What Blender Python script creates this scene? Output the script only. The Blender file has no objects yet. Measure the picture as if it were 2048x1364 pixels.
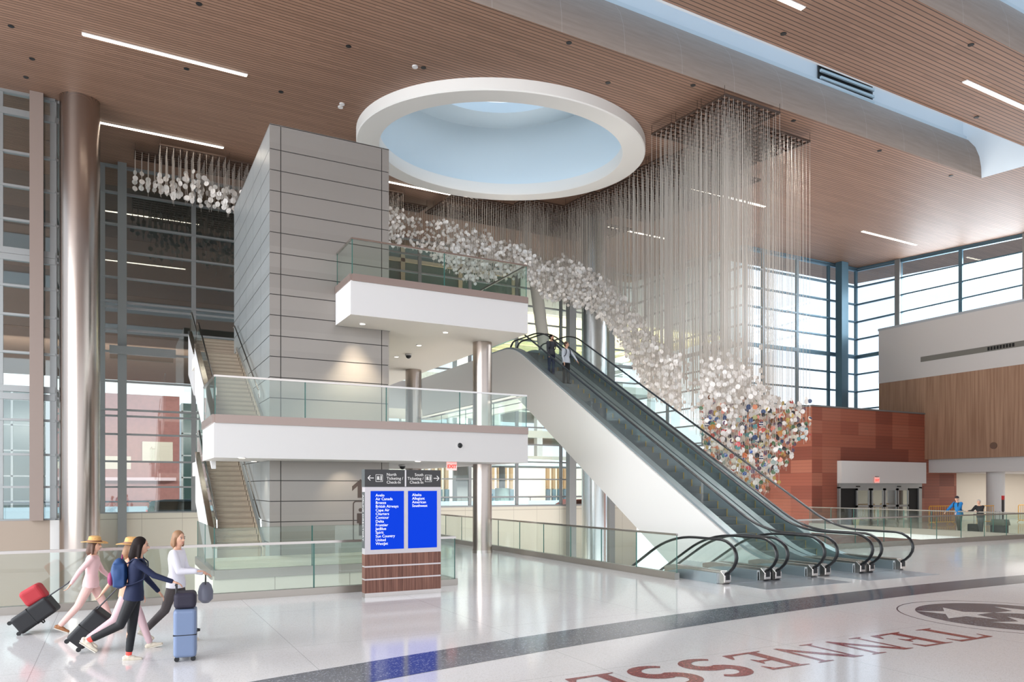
import bpy, bmesh, math, random
from math import sin, cos, pi, radians, sqrt, atan2
from mathutils import Vector, Matrix
random.seed(7)
SC = bpy.context.scene
COL = SC.collection
# ------------------------------------------------------------------ camera
FPX, CXP, HZP, CAMH = 1496.0, 1024.0, 974.0, 2.2
YAW = math.atan(791/1496.0)                      # camera looks YAW right of +Y
FX, FY = sin(YAW), cos(YAW)
cam_d = bpy.data.cameras.new('camera'); cam = bpy.data.objects.new('camera', cam_d); COL.objects.link(cam)
cam.location = (0, 0, CAMH); cam.rotation_euler = (pi/2, 0, -YAW)
cam_d.sensor_width = 36; cam_d.lens = 36*FPX/2048.0; cam_d.shift_y = (HZP-682)/2048.0
cam_d.clip_start = .1; cam_d.clip_end = 600
SC.camera = cam
# ------------------------------------------------------------------ render look
SC.view_settings.view_transform = 'Standard'; SC.view_settings.look = 'None'
SC.view_settings.gamma = 1; SC.view_settings.use_curve_mapping = False
SC.view_settings.exposure = -0.06
cy = SC.cycles
cy.max_bounces = 7; cy.diffuse_bounces = 4; cy.glossy_bounces = 4; cy.transmission_bounces = 4
cy.transparent_max_bounces = 24; cy.use_denoising = True; cy.sample_clamp_indirect = 6
cy.caustics_reflective = False; cy.caustics_refractive = False
# ------------------------------------------------------------------ sky
W = bpy.data.worlds.new('sky'); SC.world = W; W.use_nodes = True
nt = W.node_tree; nt.nodes.clear()
wo = nt.nodes.new('ShaderNodeOutputWorld'); bg = nt.nodes.new('ShaderNodeBackground')
tc = nt.nodes.new('ShaderNodeTexCoord'); sx = nt.nodes.new('ShaderNodeSeparateXYZ')
rp = nt.nodes.new('ShaderNodeValToRGB'); nz = nt.nodes.new('ShaderNodeTexNoise'); mx = nt.nodes.new('ShaderNodeMixRGB')
mp = nt.nodes.new('ShaderNodeMapping'); rc = nt.nodes.new('ShaderNodeValToRGB')
nt.links.new(tc.outputs['Generated'], sx.inputs[0]); nt.links.new(sx.outputs['Z'], rp.inputs[0])
e = rp.color_ramp.elements
e[0].position = 0.0; e[0].color = (.80, .88, .98, 1); e[1].position = .9; e[1].color = (.30, .58, .90, 1)
k = e.new(.3); k.color = (.70, .83, .98, 1)
mp.inputs['Scale'].default_value = (2, 2, 9); nt.links.new(tc.outputs['Generated'], mp.inputs[0])
nz.inputs['Scale'].default_value = 1.6; nz.inputs['Detail'].default_value = 5; nt.links.new(mp.outputs[0], nz.inputs['Vector'])
rc.color_ramp.elements[0].position = .45; rc.color_ramp.elements[1].position = .7
nt.links.new(nz.outputs[0], rc.inputs[0])
nt.links.new(rc.outputs[0], mx.inputs[0]); nt.links.new(rp.outputs[0], mx.inputs[1]); mx.inputs[2].default_value = (1, 1, 1, 1)
nt.links.new(mx.outputs[0], bg.inputs[0]); bg.inputs[1].default_value = 1.7
nt.links.new(bg.outputs[0], wo.inputs[0])
# ------------------------------------------------------------------ daylight, lamps and added fill lights
def area(name, loc, sx_, sy_, power, color=(1, 1, 1), rot=(0, 0, 0)):
    l = bpy.data.lights.new(name, 'AREA'); l.shape = 'RECTANGLE'; l.size = sx_; l.size_y = sy_
    l.energy = power; l.color = color
    o = bpy.data.objects.new(name, l); COL.objects.link(o); o.location = loc; o.rotation_euler = rot
    return o
def spot(name, loc, power, color=(1, .86, .68), size=1.5, tgt=None, rad=.06):
    l = bpy.data.lights.new(name, 'SPOT'); l.energy = power; l.color = color; l.spot_size = size; l.spot_blend = .8
    l.shadow_soft_size = rad
    o = bpy.data.objects.new(name, l); COL.objects.link(o); o.location = loc
    if tgt is not None:
        o.rotation_euler = (Vector(tgt)-Vector(loc)).to_track_quat('-Z', 'Y').to_euler()
    return o
RINGC = (14.77, 28.94)
area('hall_end_fill', (4, -18, 8.0), 64, 15, 1000, (.99, .99, 1), (radians(90), 0, 0))  # unseen area light added behind the camera for fill
area('left_hall_fill', (-17, 6, 8.0), 38, 15, 12500, (.94, .97, 1), (radians(90), 0, radians(-90)))  # added off-view fill for the ceiling and left-facing sides
area('clerestory_daylight', (46.6, 12, 14.6), 40, 3.6, 5200, (.93, .97, 1), (radians(90), 0, radians(90)))
area('street_fill_left', (2, 47.5, 8.6), 24, 2.0, 3500, (1, .97, .93), (radians(82), 0, 0))  # no fixture here; added to brighten the left exterior
area('street_fill_middle', (32, 48.5, 10.5), 26, 3.0, 14000, (1, .97, .90), (radians(98), 0, 0))  # added without a fixture to lift the middle exterior
area('lower_level_fill_left', (-3, 28, -4.7), 14, 20, 1050, (1, .98, .95), (pi, 0, 0))  # hidden uplight added to fill soffits and ceiling from below
area('lower_level_fill_right', (26, 31, -4.7), 12, 22, 4600, (1, .98, .96), (pi, 0, 0))  # another added uplight, raising sculpture and ceiling brightness
area('lower_level_fill_middle', (9.3, 38, -4.7), 4, 14, 1200, (1, .97, .93), (pi, 0, 0))  # extra uplight added below the floor, no fitting modelled
area('soffit_fill_right', (54, 20, 3.0), 12, 16, 900, (1, .97, .92), (0, 0, 0))  # fill added under the right soffit, without a fitting
# ================================================================== helpers
class MB:
    def __init__(s): s.v = []; s.f = []; s.m = []
    def add(s, vs, fs, mi=0):
        b = len(s.v); s.v += [tuple(p) for p in vs]; s.f += [tuple(b+i for i in q) for q in fs]; s.m += [mi]*len(fs)
    def box(s, x0, x1, y0, y1, z0, z1, mi=0):
        s.add([(x0,y0,z0),(x1,y0,z0),(x1,y1,z0),(x0,y1,z0),(x0,y0,z1),(x1,y0,z1),(x1,y1,z1),(x0,y1,z1)],
              [(0,3,2,1),(4,5,6,7),(0,1,5,4),(1,2,6,5),(2,3,7,6),(3,0,4,7)], mi)
    def beam(s, a, b, w, h, mi=0, up=(0,0,1)):
        a = Vector(a); b = Vector(b); d = (b-a).normalized(); u = Vector(up)
        if abs(d.dot(u)) > .99: u = Vector((0,1,0))
        r = d.cross(u).normalized(); u = r.cross(d)
        r = r*w/2; u = u*h/2
        s.add([a-r-u, a+r-u, a+r+u, a-r+u, b-r-u, b+r-u, b+r+u, b-r+u],
              [(0,3,2,1),(4,5,6,7),(0,1,5,4),(1,2,6,5),(2,3,7,6),(3,0,4,7)], mi)
    def tube(s, pts, r, n=10, mi=0, closed=False, rs=None):
        P = [Vector(p) for p in pts]; N = len(P); rings = []; prev = None
        for i, p in enumerate(P):
            if closed: d = (P[(i+1) % N]-P[i-1])
            else: d = (P[min(i+1, N-1)]-P[max(i-1, 0)])
            d.normalize()
            if prev is None:
                u = Vector((0,0,1)) if abs(d.z) < .9 else Vector((1,0,0))
                a = d.cross(u).normalized()
            else:
                a = (prev-d*prev.dot(d)).normalized()
            prev = a; b = d.cross(a); rr = rs[i] if rs else r
            rings.append([p+(a*cos(2*pi*k/n)+b*sin(2*pi*k/n))*rr for k in range(n)])
        vs = [q for R in rings for q in R]; fs = []
        for i in range(N if closed else N-1):
            j = (i+1) % N
            for k in range(n):
                fs.append((i*n+k, i*n+(k+1) % n, j*n+(k+1) % n, j*n+k))
        if not closed:
            fs.append(tuple(range(n))[::-1]); fs.append(tuple((N-1)*n+k for k in range(n)))
        s.add(vs, fs, mi)
    def loft(s, rings, mi=0, cap=True):
        n = len(rings[0]); vs = [q for R in rings for q in R]; fs = []
        for i in range(len(rings)-1):
            for k in range(n): fs.append((i*n+k, i*n+(k+1) % n, (i+1)*n+(k+1) % n, (i+1)*n+k))
        if cap:
            fs.append(tuple(range(n))[::-1]); fs.append(tuple((len(rings)-1)*n+k for k in range(n)))
        s.add(vs, fs, mi)
    def cyl(s, x, y, z0, z1, r, n=32, mi=0, r1=None):
        r1 = r if r1 is None else r1
        s.loft([[(x+r*cos(2*pi*k/n), y+r*sin(2*pi*k/n), z0) for k in range(n)],
                [(x+r1*cos(2*pi*k/n), y+r1*sin(2*pi*k/n), z1) for k in range(n)]], mi)
    def prism(s, poly, axis, a, b, mi=0):
        # poly: 2D points; axis 'x': (y,z) polygon extruded a..b in x; 'y': (x,z); 'z': (x,y)
        def P(p, t): return (t,p[0],p[1]) if axis == 'x' else ((p[0],t,p[1]) if axis == 'y' else (p[0],p[1],t))
        n = len(poly)
        s.add([P(p,a) for p in poly]+[P(p,b) for p in poly],
              [tuple(range(n)), tuple(range(n,2*n))[::-1]]+[(i,i+n,(i+1)%n+n,(i+1)%n) for i in range(n)], mi)
    def ball(s, c, r, n=12, mi=0, M=None):
        rx, ry, rz = (r, r, r) if not isinstance(r, (tuple, list)) else r
        rings = []
        m = max(6, n*2//3)
        for i in range(1, m):
            t = pi*i/m
            rings.append([(rx*sin(t)*cos(2*pi*k/n), ry*sin(t)*sin(2*pi*k/n), rz*cos(t)) for k in range(n)])
        pts = [(0,0,rz)]+[q for R in rings for q in R]+[(0,0,-rz)]
        if M is not None: pts = [tuple(M @ Vector(q)) for q in pts]
        pts = [(q[0]+c[0], q[1]+c[1], q[2]+c[2]) for q in pts]
        fs = [(0, 1+k, 1+(k+1) % n) for k in range(n)]
        for i in range(m-2):
            for k in range(n): fs.append((1+i*n+k, 1+(i+1)*n+k, 1+(i+1)*n+(k+1) % n, 1+i*n+(k+1) % n))
        L = len(pts)-1; b = 1+(m-2)*n
        fs += [(L, b+(k+1) % n, b+k) for k in range(n)]
        s.add(pts, fs, mi)
    def build(s, name, mat, parent=None, smooth=False, bevel=0, fix=True):
        me = bpy.data.meshes.new(name); me.from_pydata(s.v, [], s.f); 
        mats = mat if isinstance(mat, (list, tuple)) else [mat]
        for m in mats: me.materials.append(m)
        if len(mats) > 1: me.polygons.foreach_set('material_index', s.m)
        if fix:
            bm = bmesh.new(); bm.from_mesh(me); bmesh.ops.recalc_face_normals(bm, faces=bm.faces); bm.to_mesh(me); bm.free()
        me.update()
        o = bpy.data.objects.new(name, me); COL.objects.link(o)
        if parent is not None: o.parent = parent
        if smooth:
            for p in me.polygons: p.use_smooth = True
            try: me.set_sharp_from_angle(angle=radians(40))
            except Exception: pass
        if bevel:
            b = o.modifiers.new('bevel', 'BEVEL'); b.width = bevel; b.segments = 4 if bevel > .02 else 2; b.limit_method = 'ANGLE'
        return o
def tag(o, label=None, cat=None, group=None, kind=None):
    if label: o['label'] = label
    if cat: o['category'] = cat
    if group: o['group'] = group
    if kind: o['kind'] = kind
    return o
def thing(name, label, cat, loc=(0,0,0), group=None, rz=0):
    o = bpy.data.objects.new(name, None); COL.objects.link(o); o.location = loc; o.rotation_euler = (0,0,rz)
    o.empty_display_size = .2
    return tag(o, label, cat, group)
def struct(o, label=None, cat=None): return tag(o, label, cat, None, 'structure')
def copy_tree(o, parent=None):
    c = o.copy(); COL.objects.link(c); c.parent = parent
    for ch in o.children: copy_tree(ch, c)
    return c
def ray(px): s = (px-CXP)/FPX; return FX+FY*s, FY-FX*s
def zc(y): return 14.8+.077*y                      # the sloping ceiling plane
def ceil_at(px, py, off=0.):
    X, Y = ray(px); d = (12.6-off)/((HZP-py)/FPX-.077*Y); return X*d, Y*d
def proj(X, Y, Z):
    d = X*FX+Y*FY; l = X*FY-Y*FX; return CXP+FPX*l/d, HZP-FPX*(Z-CAMH)/d, d
# ------------------------------------------------------------------ materials
def srgb(r, g, b):
    f = lambda c: (c/255/12.92) if c <= 10 else ((c/255+.055)/1.055)**2.4
    return (f(r), f(g), f(b), 1)
MATS = {}
def mat(name, col=(200,200,200), rough=.6, metal=0, spec=.5, emit=None, es=0, noise=0, nscale=8, bump=0, coat=0):
    if name in MATS: return MATS[name]
    m = bpy.data.materials.new(name); m.use_nodes = True; MATS[name] = m
    n = m.node_tree; p = n.nodes['Principled BSDF']
    c = srgb(*col); p.inputs['Base Color'].default_value = c
    p.inputs['Roughness'].default_value = rough; p.inputs['Metallic'].default_value = metal
    p.inputs['Specular IOR Level'].default_value = spec
    if coat: p.inputs['Coat Weight'].default_value = coat; p.inputs['Coat Roughness'].default_value = .05
    if emit: p.inputs['Emission Color'].default_value = srgb(*emit); p.inputs['Emission Strength'].default_value = es
    if noise or bump:
        t = n.nodes.new('ShaderNodeTexCoord'); z = n.nodes.new('ShaderNodeTexNoise'); z.inputs['Scale'].default_value = nscale
        z.inputs['Detail'].default_value = 4
        n.links.new(t.outputs['Object'], z.inputs['Vector'])
        if noise:
            r = n.nodes.new('ShaderNodeValToRGB')
            r.color_ramp.elements[0].position = .3; r.color_ramp.elements[1].position = .7
            r.color_ramp.elements[0].color = tuple(x*(1-noise) for x in c[:3])+(1,)
            r.color_ramp.elements[1].color = tuple(min(1,x*(1+noise)) for x in c[:3])+(1,)
            n.links.new(z.outputs[0], r.inputs[0]); n.links.new(r.outputs[0], p.inputs['Base Color'])
        if bump:
            b = n.nodes.new('ShaderNodeBump'); b.inputs['Strength'].default_value = bump; b.inputs['Distance'].default_value = .02
            n.links.new(z.outputs[0], b.inputs['Height']); n.links.new(b.outputs[0], p.inputs['Normal'])
    return m
class NB:
    """tiny node builder"""
    def __init__(s, m): s.t = m.node_tree; s.p = s.t.nodes['Principled BSDF']
    def n(s, typ, **kw):
        x = s.t.nodes.new(typ)
        for k, v in kw.items(): setattr(x, k, v)
        return x
    def l(s, a, b): s.t.links.new(a, b)
    def math(s, op, a, b=None):
        x = s.n('ShaderNodeMath', operation=op)
        for i, v in enumerate((a, b)):
            if v is None: continue
            if isinstance(v, (int, float)): x.inputs[i].default_value = v
            else: s.l(v, x.inputs[i])
        return x.outputs[0]
    def xyz(s):
        t = s.n('ShaderNodeTexCoord'); q = s.n('ShaderNodeSeparateXYZ'); s.l(t.outputs['Object'], q.inputs[0]); return t, q
    def mix(s, fac, a, b):
        x = s.n('ShaderNodeMixRGB')
        for i, v in enumerate((fac, a, b)):
            if isinstance(v, (int, float)): x.inputs[i].default_value = v
            elif isinstance(v, tuple): x.inputs[i].default_value = v
            else: s.l(v, x.inputs[i])
        return x.outputs[0]
def comb(nb, a, b, c):
    x = nb.n('ShaderNodeCombineXYZ')
    for i, v in enumerate((a, b, c)):
        if isinstance(v, (int, float)): x.inputs[i].default_value = v
        else: nb.l(v, x.inputs[i])
    return x.outputs[0]
# slatted wood ceiling: boards run along X, dark gaps between
def slat_mat(name, ca, cb, pitch, gap, axis='Y', tilt=.019, dark=(58,40,32)):
    m = mat(name, ca, .55); nb = NB(m); t, q = nb.xyz()
    y = nb.math('SUBTRACT', q.outputs[axis], nb.math('MULTIPLY', q.outputs['X'], tilt))
    u = nb.math('DIVIDE', y, pitch); fr = nb.math('FRACT', u); fl = nb.math('FLOOR', u)
    isgap = nb.math('LESS_THAN', fr, gap)
    wn = nb.n('ShaderNodeTexWhiteNoise', noise_dimensions='2D')
    seg = nb.math('FLOOR', nb.math('ADD', nb.math('DIVIDE', q.outputs['X'], 3.0), nb.math('MULTIPLY', fl, .37)))
    nb.l(comb(nb, fl, seg, 0), wn.inputs['Vector'])
    gr = nb.n('ShaderNodeTexNoise'); gr.inputs['Scale'].default_value = 1; gr.inputs['Detail'].default_value = 6
    nb.l(comb(nb, nb.math('MULTIPLY', q.outputs['X'], 1.2), nb.math('MULTIPLY', q.outputs[axis], 22.), 0), gr.inputs['Vector'])
    v = nb.math('ADD', nb.math('MULTIPLY', wn.outputs['Value'], .5), nb.math('MULTIPLY', gr.outputs[0], .5))
    c = nb.mix(v, srgb(*ca), srgb(*cb)); c = nb.mix(isgap, c, srgb(*dark))
    nb.l(c, nb.p.inputs['Base Color'])
    b = nb.n('ShaderNodeBump'); b.inputs['Strength'].default_value = .5; b.inputs['Distance'].default_value = .02; b.invert = True
    nb.l(isgap, b.inputs['Height']); nb.l(b.outputs[0], nb.p.inputs['Normal'])
    return m
M_slat = slat_mat('wood slat ceiling', (158,122,101), (130,98,79), .165, .18)
# white terrazzo
M_floor = mat('white terrazzo', (205,203,202), .1, spec=.5)
nb = NB(M_floor); t, q = nb.xyz()
vo = nb.n('ShaderNodeTexVoronoi'); vo.inputs['Scale'].default_value = 100; nb.l(t.outputs['Object'], vo.inputs['Vector'])
ns = nb.n('ShaderNodeTexNoise'); ns.inputs['Scale'].default_value = .35; ns.inputs['Detail'].default_value = 3; nb.l(t.outputs['Object'], ns.inputs['Vector'])
sp = nb.n('ShaderNodeSeparateColor'); nb.l(vo.outputs['Color'], sp.inputs[0])
chip = nb.math('GREATER_THAN', sp.outputs[0], .86); chip2 = nb.math('LESS_THAN', sp.outputs[1], .1)
c = nb.mix(ns.outputs[0], srgb(208,207,208), srgb(224,221,219))
c = nb.mix(nb.math('MULTIPLY', chip, .35), c, srgb(170,160,150)); c = nb.mix(nb.math('MULTIPLY', chip2, .35), c, srgb(235,235,235))
jx = nb.math('LESS_THAN', nb.math('FRACT', nb.math('DIVIDE', nb.math('ADD', q.outputs['X'], .9), 3.05)), .003)
jy = nb.math('LESS_THAN', nb.math('FRACT', nb.math('DIVIDE', nb.math('ADD', q.outputs['Y'], 1.7), 3.05)), .003)
c = nb.mix(nb.math('MULTIPLY', nb.math('MAXIMUM', jx, jy), .6), c, srgb(150,148,146))
nb.l(c, nb.p.inputs['Base Color'])
def terrazzo(name, a, b, chipc):
    m = mat(name, a, .12); nb = NB(m); t, q = nb.xyz()
    vo = nb.n('ShaderNodeTexVoronoi'); vo.inputs['Scale'].default_value = 60; nb.l(t.outputs['Object'], vo.inputs['Vector'])
    sp = nb.n('ShaderNodeSeparateColor'); nb.l(vo.outputs['Color'], sp.inputs[0])
    c = nb.mix(sp.outputs[1], srgb(*a), srgb(*b)); c = nb.mix(nb.math('GREATER_THAN', sp.outputs[0], .88), c, srgb(*chipc))
    nb.l(c, nb.p.inputs['Base Color']); return m
M_dterr = terrazzo('dark terrazzo', (68,72,82), (86,90,100), (140,142,148))
M_rterr = terrazzo('red terrazzo', (122,46,48), (138,62,62), (170,110,105))
M_wterr = terrazzo('white star terrazzo', (212,210,208), (222,220,218), (190,186,182))
M_plate = mat('landing plate steel', (150,154,160), .3, .6, noise=.1, nscale=3)
M_white = mat('white plaster', (209,206,204), .75)
M_wclad = mat('white cladding', (228,225,220), .7)
M_cream = mat('cream plaster', (214,204,190), .75)
M_beige = mat('beige wall panel', (156,140,126), .6)
M_soff = mat('soffit plaster', (228,222,212), .8)
M_steel = mat('brushed steel', (196,188,182), .2, 1)
M_steelc = mat('column steel', (176,164,156), .25, 1)
M_chrome = mat('bright steel', (215,213,210), .12, 1)
M_grey = mat('grey painted steel', (136,138,138), .45, .2)
M_mull = mat('aluminium mullion', (150,152,152), .4, .5)
M_mullb = mat('blue grey mullion', (92,122,138), .4, .4)
M_black = mat('black', (18,18,20), .45)
M_rubber = mat('black rubber handrail', (24,26,28), .3)
M_dark = mat('dark frame bronze', (62,42,30), .6)
M_str = mat('cable', (205,196,186), .4, .3)
M_lamp = mat('linear lamp', (255,250,240), .5, emit=(255,240,220), es=9)
M_down = mat('downlight lens', (255,250,240), .5, emit=(255,244,225), es=5)
M_step = mat('escalator step', (104,108,110), .45, .3)
M_yellow = mat('yellow edge', (196,160,60), .5)
M_yel2 = mat('yellow barrier paint', (232,168,32), .4)
M_stone = mat('stair stone', (176,158,140), .5, noise=.06, nscale=5)
M_red = mat('exit red', (235,60,50), .5, emit=(255,70,55), es=.9)
# metal panel cladding
def panel_mat(name, col, rough, metal, noise=.05):
    m = mat(name, col, rough, metal); nb = NB(m); t, q = nb.xyz()
    wn = nb.n('ShaderNodeTexWhiteNoise', noise_dimensions='1D')
    nb.l(nb.math('FLOOR', nb.math('DIVIDE', nb.math('SUBTRACT', q.outputs['Z'], 2.2), .598)), wn.inputs['W'])
    c = srgb(*col)
    nb.l(nb.mix(wn.outputs['Value'], tuple(x*(1-noise) for x in c[:3])+(1,), tuple(x*(1+noise) for x in c[:3])+(1,)), nb.p.inputs['Base Color'])
    return m
M_panel = panel_mat('warm grey metal panel', (150,144,138), .42, .5)
M_panels = panel_mat('side metal panel', (186,190,190), .3, .55)
# red-brown terracotta planks
def plank_mat(name, cols, w, h, joint, axis='X'):
    m = mat(name, cols[0], .55); nb = NB(m); t, q = nb.xyz()
    r = nb.math('FLOOR', nb.math('DIVIDE', q.outputs['Z'], h))
    off = nb.math('MULTIPLY', nb.math('MODULO', r, 2), 0.0)
    a = nb.math('FLOOR', nb.math('DIVIDE', nb.math('ADD', q.outputs[axis], off), w))
    wn = nb.n('ShaderNodeTexWhiteNoise', noise_dimensions='2D'); nb.l(comb(nb, a, r, 0), wn.inputs['Vector'])
    rr = nb.n('ShaderNodeValToRGB'); rr.color_ramp.interpolation = 'CONSTANT'
    E = rr.color_ramp.elements; E[0].color = srgb(*cols[0]); E[0].position = 0
    E[1].color = srgb(*cols[1]); E[1].position = .4
    for i, cc in enumerate(cols[2:]): z = E.new(.6+.2*i); z.color = srgb(*cc)
    nb.l(wn.outputs['Value'], rr.inputs[0])
    fz = nb.math('FRACT', nb.math('DIVIDE', q.outputs['Z'], h/4.))
    ln = nb.math('LESS_THAN', fz, .07)
    fz2 = nb.math('LESS_THAN', nb.math('FRACT', nb.math('DIVIDE', q.outputs['Z'], h)), .03)
    c = nb.mix(nb.math('MULTIPLY', nb.math('MAXIMUM', ln, fz2), joint), rr.outputs[0], srgb(70,38,28))
    nb.l(c, nb.p.inputs['Base Color']); return m
M_terra = plank_mat('terracotta planks', [(146,82,62), (136,72,54), (120,60,44), (152,90,70)], 1.55, .75, .6)
M_terray = plank_mat('terracotta planks side', [(146,82,62), (136,72,54), (120,60,44), (152,90,70)], 1.55, .75, .6, 'Y')
def vert_wood(name, ca, cb, axis, sc):
    m = mat(name, ca, .5); nb = NB(m); t, q = nb.xyz()
    g = nb.n('ShaderNodeTexNoise'); g.inputs['Scale'].default_value = 1; g.inputs['Detail'].default_value = 5
    nb.l(comb(nb, nb.math('MULTIPLY', q.outputs[axis], sc), nb.math('MULTIPLY', q.outputs['Z'], sc*.03), 0), g.inputs['Vector'])
    r = nb.n('ShaderNodeValToRGB'); r.color_ramp.elements[0].position = .35; r.color_ramp.elements[1].position = .65
    r.color_ramp.elements[0].color = srgb(*cb); r.color_ramp.elements[1].color = srgb(*ca)
    nb.l(g.outputs[0], r.inputs[0]); nb.l(r.outputs[0], nb.p.inputs['Base Color']); return m
M_wood2 = vert_wood('brown vertical wood', (172,138,114), (146,112,90), 'Y', 9)
M_wood3 = vert_wood('directory walnut', (136,94,78), (92,56,44), 'X', 28)
M_lip = mat('wood grain plaster', (150,128,112), .6); nb = NB(M_lip); t, q = nb.xyz()
g = nb.n('ShaderNodeTexNoise'); g.inputs['Scale'].default_value = 1; g.inputs['Detail'].default_value = 6
nb.l(comb(nb, nb.math('MULTIPLY', q.outputs['X'], .8), nb.math('MULTIPLY', q.outputs['Z'], 9), 0), g.inputs['Vector'])
c = nb.mix(g.outputs[0], srgb(132,112,98), srgb(164,144,130))
jl = nb.math('LESS_THAN', nb.math('FRACT', nb.math('DIVIDE', q.outputs['X'], 2.44)), .006)
nb.l(nb.mix(nb.math('MULTIPLY', jl, .5), c, srgb(190,178,168)), nb.p.inputs['Base Color'])
# thin architectural glass: tinted see-through plus mirror reflection
def glass(name, tint, refl, rough=0.02, frmul=1.0):
    m = bpy.data.materials.new(name); m.use_nodes = True; MATS[name] = m; n = m.node_tree; n.nodes.clear()
    o = n.nodes.new('ShaderNodeOutputMaterial'); tr = n.nodes.new('ShaderNodeBsdfTransparent'); gl = n.nodes.new('ShaderNodeBsdfGlossy')
    mxs = n.nodes.new('ShaderNodeMixShader'); ge = n.nodes.new('ShaderNodeNewGeometry'); dp = n.nodes.new('ShaderNodeVectorMath'); dp.operation = 'DOT_PRODUCT'
    n.links.new(ge.outputs['Incoming'], dp.inputs[0]); n.links.new(ge.outputs['Normal'], dp.inputs[1])
    def M(op, a_, b_=None, c_=None):
        x = n.nodes.new('ShaderNodeMath'); x.operation = op; x.use_clamp = op == 'MULTIPLY_ADD'
        for i_, v_ in enumerate((a_, b_, c_)):
            if v_ is None: continue
            if isinstance(v_, (int, float)): x.inputs[i_].default_value = v_
            else: n.links.new(v_, x.inputs[i_])
        return x.outputs[0]
    ad = M('MULTIPLY_ADD', M('POWER', M('SUBTRACT', 1.0, M('ABSOLUTE', dp.outputs['Value'])), 5.0), .92*frmul, .06+refl)   # Schlick, both sides alike
    tr.inputs[0].default_value = tint; gl.inputs[0].default_value = (.95,1,.98,1); gl.inputs['Roughness'].default_value = rough
    n.links.new(ad, mxs.inputs[0])
    n.links.new(tr.outputs[0], mxs.inputs[1]); n.links.new(gl.outputs[0], mxs.inputs[2]); n.links.new(mxs.outputs[0], o.inputs[0])
    return m
M_guard = glass('guard glass', (.84,.93,.89,1), .03)
M_gedge = mat('glass edge', (60,104,96), .1)
M_win = glass('curtain wall glass', (.78,.87,.85,1), .12)
M_winr = glass('clear curtain wall glass', (.90,.95,.98,1), .02)
M_egl = glass('escalator glass', (.92,.97,.96,1), .0)
# ================================================================== room shell
# floor: slab with openings
def poly_obj(name, polys, z, mats_, thick=None):
    b = MB()
    for p in polys: b.box(p[0], p[1], p[2], p[3], z-(thick or .3), z)
    return b.build(name, mats_)
XR = 62
fl = poly_obj('floor', [(-14, 6.72, -12, 15.45), (6.72, 11.75, -12, 46), (11.75, 15.2, -12, 14.3), (15.2, 34.5, -12, 18.0),
                        (34.5, XR, -12, 29.5)], 0, M_floor, .35)
struct(fl)
lf = MB(); lf.box(-14, 46, 10, 46, -5.3, -5); struct(lf.build('floor', mat('lower floor terrazzo', (200,196,188), .15)))
# ceiling ------------------------------------------------------------
def ceil_sheet(name, outer, hole=None, m=M_slat):
    bm = bmesh.new(); ed = []
    def loop(pts):
        vs = [bm.verts.new((p[0], p[1], zc(p[1]))) for p in pts]
        for i in range(len(vs)): ed.append(bm.edges.new((vs[i], vs[(i+1) % len(vs)])))
    loop(outer)
    if hole: loop(hole)
    bmesh.ops.triangle_fill(bm, use_beauty=True, use_dissolve=False, edges=ed)
    for f in bm.faces:
        if f.normal.z > 0: f.normal_flip()
    me = bpy.data.meshes.new(name); bm.to_mesh(me); bm.free(); me.materials.append(m)
    o = bpy.data.objects.new(name, me); COL.objects.link(o)
    s = o.modifiers.new('thickness', 'SOLIDIFY'); s.thickness = .25; s.offset = -1
    return struct(o)
T = .019
def sy(y0, x): return y0+T*(x-20)                 # slots run along the boards
ring_in = [(RINGC[0]+5.6*cos(2*pi*k/96), RINGC[1]+5.6*sin(2*pi*k/96)) for k in range(96)]
SX0, SX1 = -14, 35.0
ceil_sheet('ceiling', [(-14, sy(19.95,-14)), (SX1, sy(19.95,SX1)), (SX1, sy(17.0,SX1)), (50, sy(17.0,50)), (50, 38.5), (36.3, 38.5), (36.3, 48.5), (-14, 48.5)], ring_in)
ceil_sheet('ceiling', [(-14, sy(13.2,-14)), (SX1, sy(13.2,SX1)), (SX1, sy(10.6,SX1)), (50, sy(10.6,50)), (50, sy(17.0,50)-.002), (SX1, sy(17.0,SX1)-.002), (-14, sy(17.0,-14))])
ceil_sheet('ceiling', [(-14, -12), (50, -12), (50, sy(10.6,50)-.002), (-14, sy(10.6,-14))])
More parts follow.
